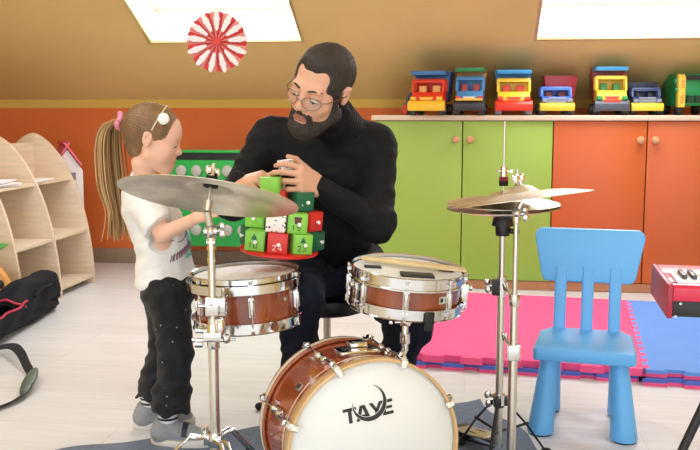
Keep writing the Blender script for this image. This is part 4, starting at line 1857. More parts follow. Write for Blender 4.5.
m = MB()
m.cyl((xS, SD, .06), (xS, SD, at(213, 318, SD).z), .0145, seg=20)
part('lower_tube', m, STEEL)
m = MB()
m.cyl((xS, SD, at(213, 318, SD).z), (xS, SD, zj + .015), .0105, seg=20)
part('upper_tube', m, STEEL)
m = MB()
m.cyl((xS, SD, at(213, 250, SD).z), (xS, SD, at(213, 238, SD).z), .013, seg=16)
part('collar', m)
m = MB()
m.cyl((xS, SD, at(213, 262, SD).z), (xS, SD, at(213, 258, SD).z), .0125, seg=16)
part('collar', m)
m = MB()
# toothed tilter with two rounded cheeks
m.cyl(jn + Vector((-.018, 0, .02)), jn + Vector((.018, 0, .02)), .017, seg=18)
m.cyl(jn + Vector((-.012, 0, -.012)), jn + Vector((.012, 0, -.012)), .012, seg=16)
m.ell(jn + Vector((0, 0, .02)), (.014, .022, .022))
wing(m, jn + Vector((.018, 0, .02)), (1, 0, .2), 1.1)
part('tilter', m)
m = MB()
j2 = jn + Vector((0, 0, .02))
m.tube([j2, j2.lerp(tiltp, .5), tiltp], .010, 14)
m.cyl(tiltp - axc * .0, bell + axc * .052, .0045, seg=10)
m.cyl(tiltp, tiltp + axc * .03, .011, .012, 14)
part('tilter_rod', m, STEEL)
m = MB()
m.cyl(bell - axc * .016, bell - axc * .003, .021, seg=20)
part('lower_felt', m, FELT)
m = MB()
m.cyl(bell + axc * .001, bell + axc * .014, .017, seg=18)
part('upper_felt', m, FELT)
m = MB()
wing(m, bell + axc * .015, axc, 1.2)
part('wing_nut', m)
# clamp that carries the tom
zc_ = at(213, 306, SD).z
m = MB()
m.box((xS, SD - .002, zc_), (.036, .034, .052))
m.cyl((xS - .04, SD, zc_), (xS - .015, SD, zc_), .006, seg=10)
m.cyl((xS - .046, SD, zc_ - .014), (xS - .046, SD, zc_ + .014), .005, seg=10)
m.box((xS + .026, SD + .012, zc_), (.02, .03, .04))
m.cyl((xS, SD - .02, zc_ + .012), (xS, SD - .026, zc_ + .012), .007, seg=10)
part('tom_clamp', m, bevel=.003)
m = MB()
tgt = MA @ Vector((.160 * cos(radians(-112)), .160 * sin(radians(-112)), DEPA * .5))
m.tube([(xS + .012, SD + .01, zc_), (xS + .014, SD + .04, zc_), tgt], .008, 10)
m.box((0, .004, 0), (.05, .012, .045), Matrix.Translation(tgt) @ Matrix.Rotation(radians(-22), 4, 'Z'))
part('tom_arm', m, bevel=.002)
zc_ = at(213, 336, SD).z
m = MB()
m.cyl((xS, SD, zc_ - .035), (xS, SD, zc_ + .035), .0185, seg=18)
m.box((xS, SD - .004, zc_), (.05, .03, .026))
m.cyl((xS - .06, SD, zc_ - .012), (xS + .035, SD, zc_ - .012), .0065, seg=10)
m.cyl((xS - .05, SD, zc_ + .016), (xS - .01, SD, zc_ + .016), .009, seg=10)
m.cyl((xS - .052, SD, zc_ - .024), (xS - .03, SD, zc_ - .024), .010, seg=10)
m.ell((xS + .022, SD, zc_ + .025), (.016, .018, .034))
m.ell((xS + .038, SD, zc_ - .008), (.012, .014, .014))
m.cyl((xS + .05, SD, zc_ - .010), (xS + .064, SD, zc_ - .010), .004, seg=8)
part('height_clamp', m, bevel=.002)


def tripod(part, x, y, zc, spread, rot, mt, double=True, foot_mt=RUBBER, hub=.02, n=3, zlow=.075):
    m = MB()
    m.cyl((x, y, zc - .03), (x, y, zc + .012), hub, seg=18)
    for i in range(n):
        a = rot + 2 * pi * i / n
        m.box((cos(a) * hub * 1.1 + 0, 0, 0), (.02, .022, .03), Matrix.Translation((x, y, zc - .01)) @ Matrix.Rotation(0, 4, 'Z') @ Matrix.Translation((0, sin(a) * hub * 1.1, 0)))
    part('tripod_collar', m, mt, bevel=.002)
    for i in range(n):
        a = rot + 2 * pi * i / n
        r_ = Vector((cos(a), sin(a), 0))
        sd = Vector((-sin(a), cos(a), 0))
        top = Vector((x, y, zc - .005)) + r_ * .022
        foot = Vector((x, y, .014)) + r_ * spread
        for k in ((-1, 1) if double else (0,)):
            m = MB()
            m.tube([top + sd * .009 * k, (top + r_ * .05 + Vector((0, 0, .006)) if double else top.lerp(foot, .2)) + sd * .010 * k, top.lerp(foot, .5) + Vector((0, 0, .025 if double else .008)) + sd * .010 * k, foot + sd * .010 * k], .0062, 8, flat=.6)
            lg = part('leg', m, mt)
        m = MB()
        mid = top.lerp(foot, .55) + Vector((0, 0, .02))
        m.tube([Vector((x, y, zlow)) + r_ * .015, mid], .0045, 8)
        part('brace', m, mt)
        m = MB()
        m.ell(foot + Vector((0, 0, .001)), (.02, .02, .0145))
        part('rubber_foot', m, foot_mt)


tripod(part, xS, SD, at(213, 436, SD).z, .28, radians(60), CHROME, zlow=.12)
m = MB()
m.cyl((xS - .033, SD + .02, at(200, 440, SD).z), (xS - .033, SD + .02, at(200, 440, SD).z + .035), .011, seg=12)
part('locking_screw', m)

# hi-hat stand
HD = 2.86
xH = at(502, 260, HD).x
t = thing('hi_hat_stand', 'chrome hi-hat stand with black legs and footboard beside the blue chair', 'hi-hat stand', (xH, HD, 0))
m = MB()
m.cyl((xH, HD, .05), (xH, HD, at(502, 285, HD).z), .0125, seg=18)
part('lower_tube', m, STEEL)
m = MB()
m.cyl((xH, HD, at(502, 285, HD).z), (xH, HD, at(502, 232, HD).z), .0095, seg=18)
part('upper_tube', m, STEEL)
m = MB()
m.cyl((xH, HD, at(502, 232, HD).z), (xH, HD, at(502, 121, HD).z), .0028, seg=8)
part('pull_rod', m, STEEL)
m = MB()
zz = at(503, 287, HD).z
m.cyl((xH, HD, zz - .03), (xH, HD, zz + .035), .0165, seg=16)
part('height_clamp', m)
m = MB()
m.box((xH - .020, HD - .004, zz), (.022, .03, .05))
part('clamp_grip', m, BLACKP, bevel=.003)
m = MB()
wing(m, (xH - .03, HD, zz + .005), (-1, 0, 0), 1.2)
part('wing_screw', m)
m = MB()
zb = at(502, 232, HD).z
zs_ = at(502, 217, HD).z
m.cyl((xH, HD, zs_ - .028), (xH, HD, zs_), .036, .030, 20)
m.cyl((xH, HD, zb - .012), (xH, HD, zs_ - .026), .022, .024, 18)
m.cyl((xH + .02, HD - .01, zb + .006), (xH + .05, HD - .012, zb - .002), .009, seg=10)
part('cymbal_seat', m, BLACKP, bevel=.002)
m = MB()
zq = at(502, 182, HD).z
m.cyl((xH, HD, zq + .016), (xH, HD, at(502, 168, HD).z + .004), .011, seg=16)
m.cyl((xH - .022, HD, zq + .035), (xH + .022, HD, zq + .035), .005, seg=10)
m.cyl((xH + .022, HD - .010, zq + .035), (xH + .022, HD + .010, zq + .035), .006, seg=8)
part('clutch', m)
m = MB()
m.cyl((xH, HD, zq + .004), (xH, HD, zq + .017), .0145, seg=16)
part('clutch_felt', m, mat('red_felt', '#7a2530', .9))
m = MB()
m.cyl((xH, HD, zq - .012), (xH, HD, zq + .004), .015, seg=16)
part('clutch_washer', m, FELT)
tripod(part, xH, HD, at(500, 398, HD).z, .17, radians(250), BLACKP, double=False, zlow=.10, hub=.018)
m = MB()
zz = at(502, 400, HD).z
m.cyl((xH, HD, zz - .015), (xH, HD, zz + .02), .02, seg=16)
wing(m, (xH - .02, HD, zz + .004), (-1, 0, 0), 1.3)
part('tripod_clamp', m)
m = MB()
fb = onz(462, 437)
bd = (Vector((xH, HD, 0)) - fb)
bd.z = 0
Lf = bd.length
FM = frame(bd, (-bd.y, bd.x, 0), (fb.x, fb.y, 0))
m.M = FM
m.prism([(0, -.036), (Lf * .62, -.042), (Lf * .86, -.03), (Lf * .86, .03), (Lf * .62, .042), (0, .036)], .03, .037,
        Matrix.Rotation(radians(-9), 4, 'Y'))
fbo = part('footboard', m, mat('pedal_metal', '#cdb9b6', .3, 1.0), bevel=.003)
m = MB()
m.M = FM @ Matrix.Rotation(radians(-9), 4, 'Y')
for yk in (-.018, .018):
    m.prism([(Lf * .30 + i * Lf * .03, yk + .005 * sin(pi * i / 10)) for i in range(11)] + [(Lf * .60 - i * Lf * .03, yk - .005 * sin(pi * i / 10)) for i in range(1, 10)], .037, .0375)
m.build('slot_marks', INK, fbo, smooth=0)
m = MB()
m.M = FM
m.box((-.005, 0, .018), (.07, .08, .034))
part('heel_plate', m, BLACKP, bevel=.004)
m = MB()
m.M = FM
m.cyl((Lf * .88, .0, .09), (Lf, 0, .22), .004, seg=8)
for yk in (-.03, .03):
    m.cyl((-.0, yk, .008), (Lf, yk * .5, .045), .004, seg=8)
part('linkage', m, BLACKP)

ht = at(504, 204, HD)
HT, hb = cymbal('hi_hat_cymbal', 'upper hi-hat cymbal clamped under the red felt clutch', (xH, HD, at(502, 203, HD).z), (-.0, -.02, 1), .178, .05, group='hi-hat pair')
HT2, hb2 = cymbal('hi_hat_cymbal', 'lower hi-hat cymbal turned upside down on the black seat', (xH, HD, at(502, 207.5, HD).z), (.03, .02, -1), .180, .05, group='hi-hat pair')

# crash cymbal on a straight stand beside it
KD = 2.58
xK = at(514.5, 300, KD).x
kc = at(521, 199.5, KD)
nk = Matrix.Rotation(radians(-7.4), 3, 'Y') @ Vector((.0, sin(radians(6.6)), cos(radians(6.6))))
kx = kc - nk * 0
KTm, kb = cymbal('crash_cymbal', 'thin bronze crash cymbal slanting up over the blue chair', kc, nk, .205, .052)
t = thing('cymbal_stand', 'slim straight chrome stand of the slanting crash cymbal, clamped to the hi-hat stand', 'cymbal stand', (xK, KD, 0))
kbell = KTm @ Vector((0, 0, kb))
m = MB()
zt1 = at(514, 299, KD).z
zt2 = at(514, 352, KD).z
m.cyl((xK, KD, .012), (xK, KD, zt2), .0135, seg=18)
part('lower_tube', m, STEEL)
m = MB()
m.cyl((xK, KD, zt2), (xK, KD, zt1), .0115, seg=18)
part('middle_tube', m, STEEL)
m = MB()
ztop = at(514, 214, KD).z
m.tube([(xK, KD, zt1), (xK, KD, ztop), kbell - nk * .05], .0072, 14)
part('upper_tube', m, STEEL)
m = MB()
m.cyl((xK, KD, ztop - .022), (xK, KD, ztop + .004), .012, seg=14)
m.ell((xK, KD - .004, ztop + .004), (.014, .016, .014))
wing(m, (xK + .012, KD, ztop), (1, 0, 0), 1.1)
part('tilter', m)
m = MB()
m.cyl(kbell - nk * .055, kbell + nk * .045, .004, seg=10)
part('tilter_rod', m)
m = MB()
m.cyl(kbell - nk * .016, kbell - nk * .003, .017, seg=16)
part('lower_felt', m, FELT)
m = MB()
wing(m, kbell + nk * .004, nk, 1.3)
m.cyl(kbell + nk * .0, kbell + nk * .012, .013, .008, 14)
part('wing_nut', m)
for zz, kk in ((zt1, 0), (zt2, 1)):
    m = MB()
    m.cyl((xK, KD, zz - .02), (xK, KD, zz + .016), .0165, seg=16)
    if kk:
        m.box((xK, KD - .002, zz), (.036, .036, .045))
    dx = Vector((xH - xK, HD - KD, 0))
    m.cyl((xK, KD, zz), Vector((xK, KD, zz)) + dx * .78, .007, seg=10)
    m.ell(Vector((xK, KD, zz)) + dx * .62, (.011, .011, .013))
    part('clamp', m, bevel=.002)
m = MB()
m.lathe([(0, .0085), (.021, .0085), (.018, .03), (.0136, .036), (0, .036)], 16, Matrix.Translation((xK, KD, 0)))
part('rubber_foot', m, RUBBER)

# ------------------------------------------------------------------ drum throne
th_c = Vector((at(327, 300, 3.36).x, 3.36, 0))
t = thing('drum_throne', 'round black drum stool the bearded man sits on', 'stool', th_c)
m = MB()
zsd = .460
m.lathe([(0, zsd - .07), (.12, zsd - .07), (.15, zsd - .06), (.16, zsd - .03), (.155, zsd - .008), (.13, zsd), (0, zsd)], 36, Matrix.Translation(th_c))
part('seat', m, mat('black_vinyl', '#17181c', .45))
m = MB()
m.cyl(th_c + Vector((0, 0, .26)), th_c + Vector((0, 0, zsd - .07)), .0125, seg=14)
for i in range(26):
    z = .27 + i * .0052
    m.ring(.0122, .0145, z, z + .0026, 14, Matrix.Translation((th_c.x, th_c.y, 0)))
part('threaded_rod', m, STEEL)
m = MB()
m.cyl(th_c + Vector((0, 0, .235)), th_c + Vector((0, 0, .275)), .026, seg=18)
part('locking_collar', m, BLACKP, bevel=.003)
m = MB()
m.cyl(th_c + Vector((0, 0, .07)), th_c + Vector((0, 0, .24)), .017, seg=16)
part('post', m)
tripod(part, th_c.x, th_c.y, .20, .26, radians(60), CHROME, zlow=.08)
# ------------------------------------------------------------------ people: shared anatomy
SKIN = mat('skin', '#d9a68a', .5, vary=.06, vscale=25)
SKINP = mat('child_skin', '#e6b79d', .5, vary=.05, vscale=25)
for sm in (SKIN, SKINP):
    bsdf(sm).inputs['Subsurface Weight'].default_value = .12
    bsdf(sm).inputs['Subsurface Radius'].default_value = (.012, .005, .003)
LIP = mat('lips', '#96604f', .45)
LIPC = mat('child_lips', '#cf8076', .45)
EYEW = mat('eye_white', '#e8e4de', .25)
IRIS = mat('iris', '#3a2618', .2)
LASH = mat('lashes', '#2a1d17', .8)

# head in its own frame: x to the person's left, y forward, z up, adult size
HEAD = [
    ('e', (0, -.014, .042), (.0755, .096, .086), .02),
    ('e', (0, .028, -.030), (.060, .062, .082), .03),
    ('e', (0, .070, -.103), (.024, .020, .019), .03),
    ('c', (.054, .000, -.062), (.016, .066, -.104), .018, .016, .03),
    ('c', (-.054, .000, -.062), (-.016, .066, -.104), .018, .016, .03),
    ('e', (.042, .060, -.022), (.024, .022, .020), .03),
    ('e', (-.042, .060, -.022), (.024, .022, .020), .03),
    ('c', (-.038, .080, .027), (.038, .080, .027), .012, .012, .02),
    ('-e', (.033, .097, .008), (.019, .014, .012), .014),
    ('-e', (-.033, .097, .008), (.019, .014, .012), .014),
    ('e', (.033, .076, .006), (.016, .015, .0135), .006),
    ('e', (-.033, .076, .006), (.016, .015, .0135), .006),
    ('c', (0, .088, .020), (0, .109, -.024), .008, .0115, .012),
    ('e', (.012, .096, -.030), (.009, .011, .008), .008),
    ('e', (-.012, .096, -.030), (.009, .011, .008), .008),
    ('e', (0, .082, -.062), (.026, .016, .020), .02),
    ('c', (-.018, .0895, -.0575), (.018, .0895, -.0575), .0055, .0055, .008),
    ('c', (-.015, .0890, -.0690), (.015, .0890, -.0690), .0065, .0065, .008),
    ('-c', (-.022, .099, -.063), (.022, .099, -.063), .0022, .0022, .004),
]


def ears(R=1.0):
    L = []
    for s in (-1, 1):
        L += [('c', (s * .076, -.010, -.020), (s * .083, -.020, .022), .008, .010, .008),
              ('e', (s * .080, -.014, .004), (.007, .019, .029), .006),
              ('-e', (s * .090, -.010, .006), (.007, .010, .017), .006)]
    return L


def hand(s, M, side, curl, thumb, sc=1.0, spread=.0):
    """hand in a local frame: x along the fingers, y towards the thumb side, z out of the back of the hand"""
    P = lambda x, y, z: M @ Vector((x * sc, y * sc, z * sc))
    r = .0105 * sc
    # palm from four metacarpals
    kn = [(.088, .030, .002), (.092, .009, .004), (.087, -.012, .002), (.078, -.031, -.002)]
    for i, k in enumerate(kn):
        s.cap(P(.004, .018 - i * .012, -.002), P(*k), .0145 * sc, .0115 * sc, .012 * sc)
    s.ell(P(.045, .0, -.007), [.045 * sc, .034 * sc, .015 * sc], M.to_3x3(), .014 * sc)
    s.ell(P(.028, .024, -.012), [.032 * sc, .017 * sc, .016 * sc], M.to_3x3(), .012 * sc)
    lens = [(.044, .026, .021), (.050, .029, .022), (.046, .027, .021), (.036, .021, .019)]
    for i, k in enumerate(kn):
        c = curl[i] if isinstance(curl[0], (list, tuple)) else curl
        p = Vector(k)
        a = 0.0
        yaw = (1.5 - i) * spread
        rr = [.0098, .0090, .0082, .0070]
        if i == 3:
            rr = [x * .88 for x in rr]
        for j in range(3):
            a += c[j]
            d = Vector((cos(a) * cos(yaw), sin(yaw) * cos(a), -sin(a)))
            q = p + d * lens[i][j]
            s.cap(P(*p), P(*q), rr[j] * sc, rr[j + 1] * sc, .0035 * sc)
            p = q
    # thumb
    p = Vector((.022, .028, -.010))
    for (d, L, r0, r1) in thumb:
        q = p + Vector(d).normalized() * L
        s.cap(P(*p), P(*q), r0 * sc, r1 * sc, .005 * sc)
        p = q


def eyes_for(parent, HM, sc, look_down=.35):
    """upper lids are modelled in the head; a slit of eye and a lash line show below them"""
    for s in (-1, 1):
        m = MB()
        m.M = HM @ Matrix.Scale(sc, 4)
        m.ell((s * .033, .0775, .0010), (.0140, .0146, .0090), None, 16, 10)
        eo = m.build('eye', EYEW, parent)
        m = MB()
        m.M = HM @ Matrix.Scale(sc, 4)
        m.ell((s * .033 , .0872, -.0042), (.0058, .0046, .0040), None, 12, 8)
        m.build('iris', IRIS, eo)
        m = MB()
        m.M = HM @ Matrix.Scale(sc, 4)
        pts = []
        for i in range(9):
            f = -1 + i / 4
            pts.append((s * .033 + f * .0155, .0925 - .0075 * f * f, -.0008 - .003 * f * f))
        m.tube(pts, [.0006 + .0012 * (1 - abs(-1 + i / 4)) for i in range(9)], 6)
        m.build('lash_line', LASH, eo)


def brows_for(parent, HM, sc, mt, th_=.0042, z=.030):
    for s in (-1, 1):
        m = MB()
        m.M = HM @ Matrix.Scale(sc, 4)
        pts, rr = [], []
        for i in range(9):
            f = i / 8
            pts.append((s * (.014 + .038 * f), .0945 - .018 * f ** 2, z + .006 * sin(pi * f * .8)))
            rr.append(th_ * (.7 + .5 * sin(pi * f)) * (1 - .5 * f))
        m.tube(pts, rr, 8, flat=.6)
        m.build('eyebrow', mt, parent)


def handframe(x, z, origin, mirror):
    x = Vector(x).normalized()
    z = Vector(z)
    z = (z - x * z.dot(x)).normalized()
    y = z.cross(x)
    if mirror:
        y = -y
    m = Matrix((x, y, z)).transposed().to_4x4()
    m.translation = Vector(origin)
    return m


def headframe(face, roll, nose_at, sc):
    f = Vector(face).normalized()
    l0 = Vector((0, 0, 1)).cross(f).normalized()
    u0 = f.cross(l0)
    l = l0 * cos(roll) - u0 * sin(roll)
    u = u0 * cos(roll) + l0 * sin(roll)
    M = Matrix((l, f, u)).transposed().to_4x4()
    if M.to_3x3().determinant() < 0:
        M = Matrix((-l, f, u)).transposed().to_4x4()
    M.translation = Vector(nose_at) - M.to_3x3() @ (Vector((0, .120, -.025)) * sc)
    return M


def wrinkle(amp, fr, seed=0):
    def fn(x, y, z):
        a = np.sin(fr * (x * .8 + z * 1.1 + y * .5) + 2.2 * np.sin(fr * .45 * (z - x + seed)) + seed)
        b_ = np.sin(fr * 1.7 * (z * .9 - x * .6 + y * .7) + 1.7 * np.sin(fr * .5 * (x + y)) + 2 * seed)
        return amp * (.65 * a + .35 * b_)
    return fn


# ------------------------------------------------------------------ the seated man
hs = 1.06
ph, th2 = radians(33), radians(18)
face = Vector((-sin(ph) * cos(th2), -cos(ph) * cos(th2), -sin(th2)))
HMn = headframe(face, radians(23), at(296.5, 108.5, 2.76), hs)
V = Vector
neck0 = HMn @ V((0, -.035, -.075))
neck1 = at(346, 128, 3.08)
ShL, ElL, WrL = at(376, 146, 3.14), at(377, 224, 3.00), at(319, 187, 2.88)     # his left, picture right
ShR, ElR, WrR = at(270, 140, 3.16), at(233, 202, 3.03), at(238, 183, 2.87)
HipL, KnL, AnL = at(360, 268, 3.28), at(411, 322, 2.92), V((.085, 3.02, .085))
HipR, KnR, AnR = at(308, 268, 3.28), at(299, 297, 2.90), V((-.17, 2.96, .085))
pel, bel, che = at(333, 262, 3.32), at(330, 222, 3.21), at(325, 168, 3.16)
ToL, ToR = AnL + V((.02, -.13, -.055)), AnR + V((-.03, -.13, -.055))

TORSO = [('e', pel, (.168, .135, .12), .05), ('e', bel, (.168, .140, .15), .06), ('e', che, (.182, .122, .165), .06),
         ('c', ShL + V((-.02, 0, 0)), ShR + V((.02, 0, 0)), .066, .066, .07),
         ('c', neck1 + V((-.01, .06, -.03)), neck0, .078, .056, .05)]
ARMS = [('c', ShL, ElL, .066, .052, .05), ('c', ElL, WrL, .052, .031, .035),
        ('c', ShR, ElR, .066, .052, .05), ('c', ElR, WrR, .052, .031, .035)]
LEGS = [('c', HipL, KnL, .090, .066, .06), ('c', KnL, AnL, .062, .043, .04),
        ('c', HipR, KnR, .092, .068, .06), ('c', KnR, AnR, .064, .043, .04)]
IDM = Matrix.Identity(4)

s = Sdf((-.50, 2.60, 0), (.36, 3.56, 1.46), .0042)
prims(s, TORSO, IDM, 1, -.012)
prims(s, ARMS, IDM, 1, -.006)
prims(s, LEGS, IDM, 1, -.008)
for an, to in ((AnL, ToL), (AnR, ToR)):
    s.cap(an + V((0, .03, -.04)), to, .035, .025, .04)
prims(s, HEAD, HMn, hs)
prims(s, ears(), HMn, hs)
# his left hand: back towards the room, fingers to the picture's left
HL = handframe((-.63, -.66, .34), (.55, -.75, .25), WrL + V((.006, 0, 0)), True)
hand(s, HL, 1, ((.55, .75, .5), (.80, .55, .4), (.90, .55, .4), (.95, .60, .4)),
     (((.55, .55, -.55), .040, .0135, .0115), ((.85, .45, -.25), .034, .0115, .0105), ((1, .1, -.3), .026, .0105, .008)), 1.10, .06)
# his right hand: palm down over the green box, fingers to the picture's right
HR = handframe((.75, -.50, .20), (0, -.4, .9), WrR + V((-.004, 0, 0)), False)
hand(s, HR, -1, ((.85, .95, .6), (.90, 1.0, .6), (.95, 1.0, .6), (1.0, 1.0, .6)),
     (((.75, .45, -.5), .038, .0135, .0115), ((.9, .1, -.45), .032, .0115, .0105), ((.95, -.1, -.4), .026, .0105, .008)), 1.0, .05)
Vv, Ff = s.mesh(2)
HMi = np.array((HMn @ Matrix.Scale(hs, 4)).inverted())


def lipmat(c):
    q = c @ HMi[:3, :3].T + HMi[:3, 3]
    return ((np.abs(q[:, 0]) < .021) & (q[:, 1] > .08) & (q[:, 2] < -.0535 - .02 * np.abs(q[:, 0]) * 2) & (q[:, 2] > -.0745 + .3 * np.abs(q[:, 0]) * .4)).astype(int)


man, _ = vf_object('person', Vv, Ff, [SKIN, LIP], origin=(pel.x, pel.y, 0), matfn=lipmat)
tag(man, 'seated bearded person with glasses in black turtleneck bending over the advent boxes', 'person')

# black turtleneck
SWEAT = mat('black_knit', '#0c0e13', .8, vary=.2, vscale=12, bump=.25, bscale=350, spec=.3)
s = Sdf((-.52, 2.68, .45), (.38, 3.58, 1.30), .0052)
prims(s, TORSO[:4], IDM, 1, .006)
s.cap(neck1 + V((-.01, .06, -.03)), neck0.lerp(neck1, .42), .080, .068, .05)
prims(s, ARMS, IDM, 1, .006)
hem = at(335, 250, 3.2).z


def shirt_cut(x, y, z):
    return np.broadcast_to(hem - .05 - z + .02 * np.sin(9 * x), np.broadcast(x, y, z).shape)


s.clip(shirt_cut)
s.warp(wrinkle(.0026, 40, .7))
s.warp(wrinkle(.0020, 85, 2.1))
Vv, Ff = s.mesh(2)
vf_object('sweater', Vv, Ff, SWEAT, man)
s = Sdf(tuple(neck1 + V((-.14, -.16, -.10))), tuple(neck1 + V((.12, .20, .14))), .005)
s.cap(neck1 + V((-.008, .055, -.02)), neck0.lerp(neck1, .36), .083, .071, .03)
pl_n = (neck0 - neck1).normalized()
pl_p = neck0.lerp(neck1, .40)
s.clip(lambda x, y, z: (x - pl_p.x) * pl_n.x + (y - pl_p.y) * pl_n.y + (z - pl_p.z) * pl_n.z)
s.warp(lambda x, y, z: .002 * np.sin(260 * ((x - pl_p.x) * pl_n.x + (y - pl_p.y) * pl_n.y + (z - pl_p.z) * pl_n.z)))
Vv, Ff = s.mesh(2)
vf_object('collar', Vv, Ff, SWEAT, man)

# navy trousers
NAVY = mat('navy_cotton', '#141a2a', .85, vary=.2, vscale=14, bump=.3, bscale=300, spec=.3)
s = Sdf((-.34, 2.74, .03), (.34, 3.56, .80), .0055)
s.ell(pel + V((0, 0, -.005)), (.180, .148, .128), None, .05)
prims(s, LEGS, IDM, 1, .007)
s.clip(lambda x, y, z: np.broadcast_to(np.maximum(z - (hem + .03), .075 - z), np.broadcast(x, y, z).shape))
s.clip(lambda x, y, z: .07 - np.sqrt((x - AnL.x) ** 2 + (y - AnL.y) ** 2 + (z - .0) ** 2) + 0 * x)
s.warp(wrinkle(.005, 40, 1.3))
s.warp(wrinkle(.003, 85, .4))
Vv, Ff = s.mesh(2)
vf_object('trousers', Vv, Ff, NAVY, man)
SHOEB = mat('black_shoe', '#141416', .45)
for an, to in ((AnL, ToL), (AnR, ToR)):
    s = Sdf(tuple(V((min(an.x, to.x) - .08, to.y - .08, 0))), (max(an.x, to.x) + .08, an.y + .12, .14), .005)
    s.cap((an.x, an.y + .03, .045), to + V((0, -.02, .012)), .046, .038, .03)
    s.cap((an.x, an.y + .0, .09), (an.x, an.y, .05), .05, .05, .03)
    s.clip(lambda x, y, z: np.broadcast_to(.006 - z, np.broadcast(x, y, z).shape))
    Vv, Ff = s.mesh(2)
    vf_object('shoe', Vv, Ff, SHOEB, man)

# hair, beard, brows, eyes
HAIRM = mat('dark_hair', '#332924', .6, vary=.35, vscale=60, bump=.6, bscale=160, stretch=(1, 1, .35))


def strands(amp, fr):
    def fn(x, y, z):
        a = np.arctan2(x, y + .03)
        return amp * (np.sin(fr * a + 6 * np.sin(28 * z)) + .6 * np.sin(fr * 2.3 * a + 40 * z + 3 * np.sin(35 * y)))
    return fn


s = Sdf((-.11, -.14, -.11), (.11, .12, .16), .0030)
s.ell((0, -.018, .044), (.0830, .104, .0885), None, .01)
s.ell((0, .020, .100), (.050, .050, .030), None, .02)
s.cap((-.0, -.078, -.005), (0, -.075, -.045), .045, .034, .03)
s.ell((0, .116, .0), (.064, .066, .092), None, .022, True)
s.ell((.050, .094, .066), (.026, .040, .036), None, .02, True)
s.ell((-.050, .094, .066), (.026, .040, .036), None, .02, True)
s.ell((.075, .030, -.060), (.05, .045, .055), None, .012, True)
s.ell((-.075, .030, -.060), (.05, .045, .055), None, .012, True)
s.ell((.085, -.008, .0), (.022, .022, .032), None, .008, True)
s.ell((-.085, -.008, .0), (.022, .022, .032), None, .008, True)
for sg in (-1, 1):
    s.cap((sg * .068, .022, .02), (sg * .066, .016, -.03), .012, .010, .01)
s.warp(lambda x, y, z, f=strands(.0014, 55): f(x, y, z) * np.clip((.05 - y) / .05, 0, 1))
Vv, Ff = s.mesh(1)
vf_object('hair', Vv, Ff, HAIRM, man, M=HMn @ Matrix.Scale(hs, 4))
s = Sdf((-.10, -.04, -.17), (.10, .14, .02), .0028)
L = [p for p in HEAD if p[0] == 'c' and abs(p[1][0]) == .054]
prims(s, L, IDM, 1, .0095)
s.ell((0, .066, -.106), (.036, .034, .032), None, .03)
s.ell((0, .030, -.095), (.050, .05, .034), None, .03)
for sg in (-1, 1):
    s.cap((sg * .064, .016, -.028), (sg * .060, .012, -.065), .012, .020, .015)
    s.cap((sg * .026, .088, -.058), (sg * .030, .076, -.088), .0085, .012, .01)
    s.cap((0, .0955, -.0475), (sg * .026, .087, -.056), .0062, .0075, .006)
s.ell((0, .096, -.0640), (.0140, .030, .0066), None, .005, True)
s.warp(strands(.0014, 70))
Vv, Ff = s.mesh(1)
vf_object('beard', Vv, Ff, HAIRM, man, M=HMn @ Matrix.Scale(hs, 4))
brows_for(man, HMn, hs, HAIRM, .0050, .026)
eyes_for(man, HMn, hs)

# spectacles
GOLD = mat('thin_metal_frame', '#8d7f74', .3, 1.0)
LENS = bpy.data.materials.new('lens_glass')
LENS.use_nodes = True
nl = LENS.node_tree
nl.nodes.clear()
ol = nl.nodes.new('ShaderNodeOutputMaterial')
t1 = nl.nodes.new('ShaderNodeBsdfTransparent')
t2 = nl.nodes.new('ShaderNodeBsdfGlossy')
t2.inputs['Roughness'].default_value = .03
t3 = nl.nodes.new('ShaderNodeMixShader')
t3.inputs[0].default_value = .10
nl.links.new(t1.outputs[0], t3.inputs[1])
nl.links.new(t2.outputs[0], t3.inputs[2])
nl.links.new(t3.outputs[0], ol.inputs[0])
GM = HMn @ Matrix.Scale(hs, 4) @ Matrix.Translation((0, .004, -.006))
gl_ = MB()
gl_.M = GM
lens_poly = {}
for sg in (-1, 1):
    pts = []
    for i in range(29):
        a = 2 * pi * i / 28
        x = sg * .034 + .025 * cos(a) * (1 + .08 * sin(a))
        z = .002 + .0195 * sin(a)
        y = .1085 - 9 * (abs(x)) ** 2 * .9
        pts.append((x, y, z))
    gl_.tube(pts, .0014, 6, caps=False)
    gl_.tube([(sg * .0585, .078, .008), (sg * .073, .068, .010), (sg * .0815, .02, .012), (sg * .0830, -.018, .010), (sg * .0815, -.030, -.008)], [.0016, .0016, .0018, .0022, .0018], 8)
    lens_poly[sg] = pts[:-1]
gl_.tube([(-.0095, .107, .006), (0, .1125, .009), (.0095, .107, .006)], .0014, 6)
gobj = gl_.build('glasses', GOLD, man)
for sg in (-1, 1):
    m = MB()
    m.M = GM
    P_ = lens_poly[sg]
    N = len(P_)
    m.add([(x, y - .0004, z) for x, y, z in P_] + [(x, y + .0004, z) for x, y, z in P_], [tuple(range(N))[::-1], tuple(range(N, 2 * N))] + [(i, (i + 1) % N, N + (i + 1) % N, N + i) for i in range(N)])
    m.build('lens', LENS, gobj, smooth=0)

